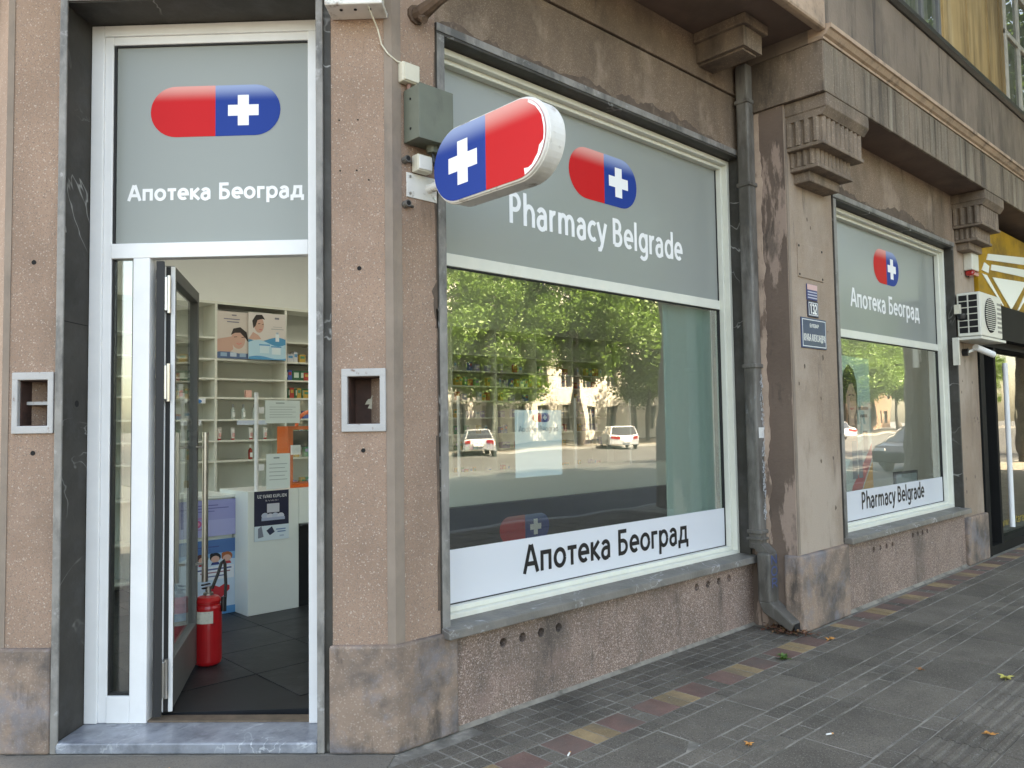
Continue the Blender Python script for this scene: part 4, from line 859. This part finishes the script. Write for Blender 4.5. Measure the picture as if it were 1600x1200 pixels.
for i in range(200):
    z = random.uniform(.8, 1.9); xx = random.uniform(.0, .042); h_ = random.uniform(.004, .03); sp.face([(xx, -.0542-.00001*i, z), (xx+random.uniform(.003, .012), -.0542-.00001*i, z+.002), (xx+.008, -.0542-.00001*i, z+h_), (xx+.001, -.0542-.00001*i, z+h_*.8)])
sp.build('paint_flakes', flat((.5, .51, .52), .8), dp)
mb = MB()      # leaf litter under the spout
for i in range(420):
    x, y = random.gauss(3.24, .05), random.gauss(-.30, .075); s_ = random.uniform(.008, .022); a = random.random()*6.28
    if x > 3.30 and y > -.40 or y > -.05: continue
    z = .004+random.random()*.03; mb.cur = random.randrange(3)
    mb.face([(x+s_*math.cos(a+k*1.57)*(1 if k % 2 else .55), y+s_*math.sin(a+k*1.57)*(1 if k % 2 else .55), z+random.uniform(-.004, .008)) for k in range(4)])
o = mb.build('leaf_litter', [flat((.16, .06, .035), .9), flat((.25, .13, .06), .9), flat((.09, .045, .03), .9)]); tag(o, 'brown leaf litter heaped under the rain pipe outlet', 'leaves', kind='stuff')
# plates on pier 2
m_navy = M('blue_enamel', (.012, .035, .12), .35, .15, 6, coat=.4, stain=[((.10, .10, .11), 16, .63, .70, .7)])
def plate(name, label, x0, x1, z0, z1, mat=None, border=True):
    o = B(x0, x1, Y2-.010, Y2-.001, z0, z1).build(name, mat or m_navy, bev=.003); tag(o, label, 'sign')
    if border:
        f = MB(); e = .012; t_ = .006; y0, y1 = Y2-.0115, Y2-.0102
        f.box(x0+e, x1-e, y0, y1, z1-e-t_, z1-e); f.box(x0+e, x1-e, y0, y1, z0+e, z0+e+t_); f.box(x0+e, x0+e+t_, y0, y1, z0+e+t_, z1-e-t_); f.box(x1-e-t_, x1-e, y0, y1, z0+e+t_, z1-e-t_)
        f.build('white_border', flat((.7, .72, .74)), o)
    return o
o = plate('street_name_plate', 'blue enamel street name plate with white Cyrillic lettering', 3.455, 3.865, 2.10, 2.335)
text(MB(), 'БУЛЕВАР', 3.585, 3.735, 2.262, .028, .062, 0, .0003).build('lettering', flat((.78, .78, .74)), o, (0, Y2-.0118, 0)); text(MB(), 'КРАЉА АЛЕКСАНДРА', 3.482, 3.84, 2.155, .055, .05, 0, .0003).build('lettering', flat((.78, .78, .74)), o, (0, Y2-.0118, 0))
o = plate('house_number_plate', 'small dark blue house number plate reading 132', 3.57, 3.745, 2.345, 2.47, flat((.012, .015, .05), .4))
t = text(MB(), '132', 3.60, 3.715, 2.37, .075, .075); t.build('lettering', flat((.8, .8, .78)), o, (0, Y2-.0118, 0))
o = plate('small_info_plate', 'small striped red, white and blue notice above the house number', 3.565, 3.735, 2.475, 2.60, flat((.05, .06, .16)), False)
f = MB(); f.cur = 0; f.box(3.567, 3.733, Y2-.0115, Y2-.0102, 2.555, 2.597); f.cur = 1; [f.box(3.575, 3.725, Y2-.0115, Y2-.0102, z, z+.008) for z in (2.49, 2.512, 2.534)]; f.build('print', [flat((.62, .40, .38)), flat((.5, .52, .6))], o)
o = B(3.44, 3.86, Y2-.008, Y2+.005, 2.64, 2.90).build('blank_cover_plate', m_peb3, bev=.003); tag(o, 'blank rendered cover plate with corner bolts above the street plates', 'cover plate')
for u in (3.46, 3.84):
    for v in (2.66, 2.88): MB().tube([(u, Y2-.0095, v), (u, Y2-.008, v)], .010, 8).build('bolt', m_dark, o)
mb = MB()
for i in range(34):
    x, z = random.choice((random.uniform(3.38, 4.0), random.uniform(7.0, 7.55))), random.uniform(.7, 3.2)
    if (3.40 < x < 3.9 and 2.05 < z < 2.95): continue
    rr = random.uniform(.006, .02); mb.face([(x+rr*math.cos(a)*random.uniform(.5, 1), Y2-.0012, z+rr*1.6*math.sin(a)*random.uniform(.5, 1)) for a in [i_*6.283/9 for i_ in range(9)]])
part('chipped_render', mb, m_patch)
# air conditioner
ac = thing('air_conditioner', 'cream outdoor air-conditioning unit on a wall bracket', 'air conditioner', (7.25, Y2-.03, 2.40)); m_ac = M('cream_metal', (.66, .64, .56), .45, .05, 5, None, [((.35, .3, .22), 6, .6, .72, .4, .4)])
B(-.36, .36, -.225, 0, 0, .46).build('casing', m_ac, ac, bev=.012)
for i in range(6):
    for j in range(2): B(-.364, -.3605, -.195+.095*j, -.115+.095*j, .035+.068*i, .093+.068*i).build('side_slot', m_dark, ac)
fg = MB().tube([(-.05, -.2262, .23), (-.05, -.232, .23)], .185, 32).build('fan_opening', m_dark, ac)
gr = MB()
for i in range(16): 
    zz = -.16+.0215*i; hw = math.sqrt(max(0, .183**2-zz**2)); gr.box(-.05-hw, -.05+hw, -.240, -.234, .23+zz, .238+zz)
gr.build('fan_grille', m_ac, ac)
mb = MB()
for i in range(7): mb.box(.20, .34, -.2275, -.2255, .06+.05*i, .085+.05*i)
mb.build('vent_louvre', flat((.25, .24, .21)), ac)
B(-.42, .42, -.24, .028, -.04, -.012).build('bracket', m_ac, ac, bev=.003); B(-.45, -.42, -.03, .028, -.30, -.012).build('bracket_upright', m_ac, ac)
o = thing('alarm_box', 'white alarm box with red lens beside the yellow sign', 'alarm', (7.38, Y2, 3.10)); B(-.11, .11, -.09, 0, .06, .26).build('casing', m_ac, o, bev=.01); B(-.10, .10, -.095, -.005, 0, .059).build('red_lens', flat((.35, .01, .01), .15, .6), o, bev=.02)
o = thing('bullet_camera', 'white bullet security camera below the air conditioner', 'camera', (7.12, Y2, 2.20)); MB().tube([(0, 0, .05), (0, -.06, .05)], .04, 12).build('base', m_black, o); MB().tube([(0, -.05, .05), (.06, -.1, .08)], .014, 8).build('arm', m_white, o); MB().tube([(.02, -.12, .10), (.32, -.20, .03)], .034, 14).build('barrel', m_white, o); MB().tube([(.32, -.20, .03), (.325, -.2013, .0288)], .028, 12).build('lens', m_black, o)
o = thing('dome_camera', 'small dark dome camera clipped to the second window frame', 'camera', (6.90, Y2-.014, 2.62)); B(-.05, .05, -.06, 0, .02, .12).build('mount', m_jb, o, bev=.005); MB().lathe([(.02, -.05), (.045, -.03), (.05, 0), (.05, .02)], 14, (0, -.06, 0)).build('dome', m_black, o)
# jeweller's shopfront
js = thing('jewellery_shopfront', 'black framed jewellery shopfront under a yellow sign with white diamond', 'shopfront', (7.6, 0, 0)); m_yel = M('yellow_sign', (.40, .22, .012), .6, .25, 2.5, None, [((.14, .075, .01), 1.6, .46, .62, .8)], spec=.2); m_blk = M('black_cladding', (.012, .012, .012), .7, .1, 4, spec=.12)
B(.01, .16, Y2-.02, Y2+.25, 0, 2.45).build('jamb', m_blk, js); B(.16, 4.6, Y2-.015, Y2+.25, 2.36, 2.44).build('head', m_blk, js); B(.16, 4.6, Y2-.01, Y2+.2, 0, .10).build('base', m_blk, js)
B(.02, 4.6, Y2-.04, Y2+.2, 2.84, 3.80).build('sign_board', m_yel, js); B(.42, 4.6, Y2-.12, Y2+.2, 2.442, 2.838).build('fascia_board', m_blk, js)
def facet(pts): 
    mb = MB(); mb.prism([(x-7.6, z) for x, z in pts], Y2-.048, Y2-.0405, 'y'); return mb.build('diamond_facet', flat((.80, .80, .76), .3), js)
for f_ in ([(7.93, 3.36), (8.0, 3.44), (9.7, 3.62), (9.7, 3.52)], [(8.08, 3.26), (8.12, 3.33), (9.62, 3.45), (9.66, 3.35)], [(7.74, 3.22), (7.85, 3.32), (8.02, 3.30), (7.98, 3.21)], [(8.12, 3.18), (9.55, 3.28), (8.82, 2.86)], [(7.74, 3.18), (7.92, 3.18), (8.52, 2.88), (8.46, 2.88)], [(9.66, 3.25), (9.85, 3.26), (9.15, 2.88), (9.1, 2.88)]): facet(f_)
t = text(MB(), 'INV', 1.42, 1.86, 2.53, .20, .03); t.build('lettering', flat((.42, .33, .10), .4), js, (0, Y2-.122, 0))
B(.16, 4.6, Y2+.12, Y2+.126, .10, 2.36).build('pane', m_glass3, js); B(.55, .62, Y2-.01, Y2+.13, .10, 2.36).build('mullion', m_blk, js)
MB().tube([(.68, Y2-.09, .28), (.68, Y2-.09, 2.18)], .028, 14).build('door_pull', m_alud, js)
t = text(MB(), 'www.zlatara', .86, 2.0, .22, .10, .045); t.build('lettering', flat((.5, .36, .05), .4), js, (0, Y2+.117, 0)); B(.36, .44, Y2+.113, Y2+.119, .32, .55).build('sticker', flat((.75, .72, .72)), js)
B(.2, 4.6, .2, 1.2, .1, .95).build('display_case', M('walnut', (.16, .10, .06), .4, .2, 3), js); B(.2, 4.6, 1.5, 1.55, .1, 3.0).build('back_panel', M('beige_panel', (.42, .34, .22), .7, .1, 2), js); B(.16, 4.6, -.2, 1.5, 2.9, 2.95).build('shop_soffit', m_ceil, js)
for i in range(5): MB().lathe([(.09, 0), (.10, .02), (.03, .05), (.05, .16), (.07, .2), (.02, .24)], 14, (.9+.6*i, .45, .952)).build('jewellery_bust', flat((.3, .25, .2), .5), js)

# ================================================================== LITTER
def leaf_mesh(mat, name, label, loc, size, rz, cat='leaf'):
    mb = MB(); pts = []
    for i in range(20):
        a = 2*math.pi*i/20; rr = size*(1.0 if i % 4 == 0 else (.45 if i % 2 else .65)); pts.append((rr*math.cos(a), rr*.8*math.sin(a), .004+.012*abs(math.sin(a*1.5))*size/.04))
    for i in range(20): mb.face([(0, 0, .005), pts[i], pts[(i+1) % 20]])
    mb.tube([(0, 0, .006), (-size*1.2, -.004, .012)], .0012, 5)
    return tag(mb.build(name, mat, None, loc, rz), label, cat)
orl = flat((.50, .22, .05), .7); yl = flat((.45, .40, .10), .7); brl = flat((.30, .13, .05), .8)
leaf_mesh(orl, 'fallen_leaf', 'curled orange leaf lying on the brick rows of the pavement', (1.235, -1.145, .001), .034, .4)
leaf_mesh(orl, 'fallen_leaf', 'small orange leaf lying on the ribbed tactile strip', (2.15, -1.91, .005), .036, 2.0)
leaf_mesh(brl, 'fallen_leaf', 'brown leaf lying on the large slabs before the second window', (2.98, -1.30, .001), .034, 1.1)
leaf_mesh(orl, 'fallen_leaf', 'orange leaf lying by the corner of the second pier', (3.25, -.61, .001), .05, 3.1)
leaf_mesh(yl, 'fallen_leaf', 'yellowish leaf lying beside the tactile strip', (3.15, -1.72, .001), .06, .2)
gw = thing('weed_tuft', 'green weed tuft growing from the pavement joint', 'weed', (2.62, -.60, 0))
mb = MB()
for i in range(46):
    a = random.random()*6.28; l = random.uniform(.02, .06); h_ = random.uniform(.005, .035); w0 = .008
    mb.face([(0, 0, .002), (l*.6*math.cos(a)-w0*math.sin(a), l*.6*math.sin(a)+w0*math.cos(a), h_), (l*math.cos(a), l*math.sin(a), h_*.8), (l*.6*math.cos(a)+w0*math.sin(a), l*.6*math.sin(a)-w0*math.cos(a), h_)])
mb.build('leaves', flat((.06, .13, .02), .6), gw)
for i, (x, y, a, lab) in enumerate(((.55, -.61, .5, 'cigarette end lying beside the coloured tile band'), (1.62, -1.36, -.4, 'cigarette end lying on the grey slabs'), (-.86, .56, .9, 'cigarette end with orange tip before the door step'), (-1.38, .62, .5, 'cigarette end lying left of the door step'))):
    o = thing('cigarette_butt', lab, 'litter', (x, y, .007), a); MB().tube([(-.018, 0, 0), (.012, 0, 0)], .004, 8).build('paper', flat((.75, .74, .70), .8), o); MB().tube([(.012, 0, 0), (.024, 0, 0)], .0041, 8).build('filter', flat((.55, .28, .12), .8), o)
mb = MB()
for i in range(150):
    x, y = random.uniform(-.1, 8), random.uniform(-2.4, -.1); s_ = random.uniform(.002, .007); a = random.random()*6
    mb.face([(x+s_*math.cos(a+k*2.1), y+s_*math.sin(a+k*2.1)*.7, .0045) for k in range(3)])
o = mb.build('scattered_crumbs', flat((.42, .41, .38), .9)); tag(o, 'pale crumbs and grit scattered over the paving', 'litter', kind='stuff')

# ================================================================== ACROSS THE STREET (seen in the panes)
m_bark = M('bark', (.10, .085, .07), .9, .3, 5, bump=.6, bscale=20)
def leafmat(name, c, c2):
    m, t, b = nodes(name); N = t.nodes.new; L = t.links.new
    oi = N('ShaderNodeNewGeometry'); nz = N('ShaderNodeTexNoise'); nz.inputs['Scale'].default_value = 1.3; L(oi.outputs['Position'], nz.inputs['Vector'])
    x = N('ShaderNodeMix'); x.data_type = 'RGBA'; L(nz.outputs['Fac'], x.inputs[0]); x.inputs[6].default_value = c4(c); x.inputs[7].default_value = c4(c2); L(x.outputs[2], b.inputs['Base Color'])
    b.inputs['Roughness'].default_value = .5
    tl = N('ShaderNodeBsdfTranslucent'); L(x.outputs[2], tl.inputs[0]); mx = N('ShaderNodeMixShader'); mx.inputs[0].default_value = .35
    L(b.outputs[0], mx.inputs[1]); L(tl.outputs[0], mx.inputs[2]); L(mx.outputs[0], t.nodes['Material Output'].inputs[0]); return m
m_leaf = leafmat('plane_leaves', (.085, .165, .022), (.165, .27, .045))
def tree_proto(label, group, h0, h1, rad, n, leaf, tr_r):
    o = thing('plane_tree', label, 'tree', group=group); mb = MB()
    mb.tube([(0, 0, -.1), (.05, 0, h0*.5), (0, .05, h0), (.1, -.1, h0+(h1-h0)*.5), (0, 0, h1-1)], [tr_r*1.25, tr_r, tr_r*.85, tr_r*.5, .04], 12)
    cl_ = []
    for i in range(17):
        a = i*2.4; z = h0+(h1-h0)*(.02+.75*i/17); rr = rad*random.uniform(.55, .95)*math.sqrt(max(.15, 1-((z+1-(h0+h1)/2)/((h1-h0)*.62))**2))
        e_ = (rr*math.cos(a), rr*math.sin(a), z+random.uniform(.5, 1.8)); mb.tube([(0, 0, z-.3), (e_[0]*.5, e_[1]*.5, z+.4), e_], [tr_r*.35, tr_r*.2, .03], 6); cl_.append(e_)
    mb.build('trunk', m_bark, o)
    for i in range(60):
        a, u, z = random.random()*6.283, math.sqrt(random.random()), random.random()
        k = math.sqrt(max(.05, 1-(2*z-1)**2)); cl_.append((rad*u*k*math.cos(a), rad*u*k*math.sin(a), h0+(h1-h0)*(z*1.0)))
    f = MB()
    for i in range(n):
        c_ = random.choice(cl_); p = Vector((random.gauss(c_[0], .55), random.gauss(c_[1], .55), random.gauss(c_[2], .42)))
        if p.z < h0-.9: continue
        d = Vector((random.gauss(0, 1), random.gauss(0, 1), random.gauss(0, 1))).normalized(); e_ = d.cross(Vector((random.gauss(0, 1), random.gauss(0, 1), random.gauss(0, 1)))).normalized(); s_ = leaf*random.uniform(.6, 1.2)
        f.face([p-d*s_, p+e_*s_*.55, p+d*s_, p-e_*s_*.55])
    f.build('crown', m_leaf, o); return o
tf = tree_proto('leafy plane tree standing along the far pavement', 'plane trees along the far pavement', 4.0, 14.0, 5.0, 24000, .15, .19)
tf2 = tree_proto('broad leafy plane tree standing along the far pavement', 'broad plane trees along the far pavement', 4.6, 15.0, 5.6, 26000, .15, .22)
tn = tree_proto('tall plane tree with thick trunk standing at the near kerb', 'plane trees along the near kerb', 6.2, 15, 4.6, 9000, .17, .27)
fp = [(16, -33.2), (24.5, -33.6), (32, -33.1), (40, -33.5), (48, -33.2), (56.5, -33.5), (65, -33.2), (74, -33.4), (84, -33.2), (95, -33.4), (107, -33.2), (28, -38), (36, -38.5), (44.5, -38), (53, -38.3), (62, -38), (71, -38), (90, -38), (60, -36), (67, -36), (77, -37), (80, -33), (88, -36), (98, -38), (103, -35), (112, -37), (119, -33), (125, -36)]
u0 = [0, 0]
for i, (x, y) in enumerate(fp):
    k = i % 2; src = (tf, tf2)[k]
    if not u0[k]: src.location = (x, y, 0); u0[k] = 1
    else:
        ft = clone_tree(src, None, (x+random.uniform(-1.5, 1.5), y, 0), i*1.3); k2 = random.uniform(.78, 1.18); ft.scale = (k2, k2, k2*random.uniform(.9, 1.1))
tn.location = (9.9, -5.0, 0)
for i, (x, y) in enumerate(((19.6, -5.0), (29.5, -5.0), (40, -5.0))): clone_tree(tn, None, (x, y, 0), 1.1+i)
# opposite buildings
m_lime = M('limestone_wall', (.68, .64, .57), .85, .12, .6, None, [((.42, .37, .30), .9, .5, .7, .6, .4)])
m_fwin = flat((.03, .035, .04), .15)
def opposite(label, x0, x1, yb, h_, mat, nx, nz):
    o = thing('opposite_building', label, 'building', ((x0+x1)/2, yb, 0)); W2 = (x1-x0)/2; px = 2*W2/nx; pz = (h_-1.2)/nz; mb = MB()
    mb.box(-W2, W2, -8, -.35, 0, h_)
    for i in range(nx+1): mb.box(max(-W2, -W2+px*i-px*.3), min(W2, -W2+px*i+px*.3), -.35, 0, 0, h_)
    for j in range(nz+1): mb.box(-W2, W2, -.35, -.004, max(0, pz*j-pz*.22), pz*j+pz*.22)
    mb.build('wall', mat, o); B(-W2-.3, W2+.3, -8.2, .5, h_, h_+.5).build('cornice', mat, o)
    pw = None
    for i in range(nx):
        for j in range(nz):
            loc = (-W2+px*(i+.5), -.30, pz*(j+.5))
            if pw is None:
                pw = B(-px*.21, px*.21, 0, .05, -pz*.29, pz*.29).build('window', m_fwin, o, loc); f = MB(); f.box(-.04, .04, .051, .09, -pz*.29, pz*.29); f.box(-px*.21, px*.21, .051, .088, pz*.1, pz*.1+.07); f.build('frame', m_oldframe, pw)
            else: clone_tree(pw, o, loc)
m_brick = M('brown_render', (.24, .155, .105), .88, .2, .6)
opposite('pale limestone building across the street with tall windows', 14, 66, -46, 18, m_lime, 16, 4)
opposite('brown rendered apartment building further along the opposite side', 68, 124, -45.6, 20, m_brick, 18, 5)
# cars
def car_proto(name, label, col, loc, rz, tail=(.35, .01, .01), group=None, coat=.8):
    o = thing(name, label, 'car', loc, rz, group); paint = flat(col, .3, coat); Wc = .86
    low = [(-2.1, .30), (-2.15, .62), (-2.05, .90), (-1.2, .97), (.95, .95), (1.85, .80), (2.12, .62), (2.1, .30)]
    n = MB()
    def loft(prof, ins):
        k = len(prof); base = len(n.v)
        for yy, s_ in ins:
            for (x, z) in prof: n.v.append((x*(1 if abs(yy) < Wc-.03 else .985), yy, z*1.0 if s_ == 1 else .3+(z-.3)*s_))
        for a in range(len(ins)-1):
            for i in range(k): n.f.append([base+a*k+i, base+a*k+(i+1) % k, base+(a+1)*k+(i+1) % k, base+(a+1)*k+i]); n.mi.append(0)
        n.f.append([base+i for i in range(k)]); n.mi.append(0); n.f.append([base+(len(ins)-1)*k+i for i in range(k)][::-1]); n.mi.append(0)
    loft(low, ((-Wc, .93), (-Wc+.08, 1), (Wc-.08, 1), (Wc, .93))); n.build('body', paint, o, bev=.04, segs=3)
    g_ = MB(); bot = [(-1.95, .93), (1.15, .93)]; topz = [(-1.55, 1.42), (.25, 1.44)]
    g_.v = [(-1.98, -.78, .92), (1.2, -.78, .92), (1.2, .78, .92), (-1.98, .78, .92), (-1.5, -.6, 1.42), (.3, -.6, 1.42), (.3, .6, 1.42), (-1.5, .6, 1.42)]
    for q_ in ((0, 1, 5, 4), (1, 2, 6, 5), (2, 3, 7, 6), (3, 0, 4, 7)): g_.f.append(list(q_)); g_.mi.append(0)
    g_.build('glasshouse', flat((.015, .018, .02), .1, coat), o)
    rf = MB(); rf.v = [(-1.52, -.62, 1.415), (.32, -.62, 1.415), (.32, .62, 1.415), (-1.52, .62, 1.415), (-1.3, -.5, 1.48), (.1, -.5, 1.48), (.1, .5, 1.48), (-1.3, .5, 1.48)]
    for q_ in ((0, 1, 5, 4), (1, 2, 6, 5), (2, 3, 7, 6), (3, 0, 4, 7), (4, 5, 6, 7)): rf.f.append(list(q_)); rf.mi.append(0)
    for sy in (-1, 1):
        for (xa, xb) in ((-1.98, -1.5), (1.2, .3), (-.35, -.35)): rf.tube([(xa, sy*.785, .92), (xb, sy*.605, 1.43)], .035, 6)
    rf.build('roof', paint, o, bev=.02)
    for x in (-1.32, 1.32):
        for sy in (-1, 1):
            wh = MB().tube([(x, sy*.70, .31), (x, sy*.875, .31)], .31, 20).build('wheel', m_seal, o); MB().tube([(x, sy*.876, .31), (x, sy*.884, .31)], .19, 14).build('rim', m_steel, wh)
    for sy in (-.62, .62):
        B(-2.165, -2.10, sy-.17, sy+.17, .66, .84).build('tail_light', flat(tail, .2, .5), o); B(2.02, 2.10, sy-.17, sy+.17, .58, .72).build('headlight', flat((.7, .7, .7), .1, .6), o)
    B(-2.175, -2.14, -.26, .26, .48, .58).build('number_plate', m_white, o)
    return o
RZ = -.125
car_proto('parked_car', 'white car parked nose-in at the far kerb, tail lights to the street', (.75, .75, .76), (39, -30.0, RZ), R(-52))
car_proto('parked_car', 'silver car parked nose-in at the far kerb', (.45, .46, .48), (26.5, -30.0, RZ), R(-55))
car_proto('parked_car', 'black car parked nose-in at the far kerb under the trees', (.015, .015, .018), (47, -30.0, RZ), R(-54))
car_proto('parked_car', 'red car parked nose-in at the far kerb', (.50, .02, .02), (62, -29.2, RZ), R(-70))
car_proto('parked_car', 'light grey car parked nose-in next to the red one', (.6, .6, .62), (66.5, -29.2, RZ), R(-72))
car_proto('parked_car', 'black saloon parked at the near kerb', (.012, .012, .014), (25.5, -6.8, RZ), R(180), coat=.15)
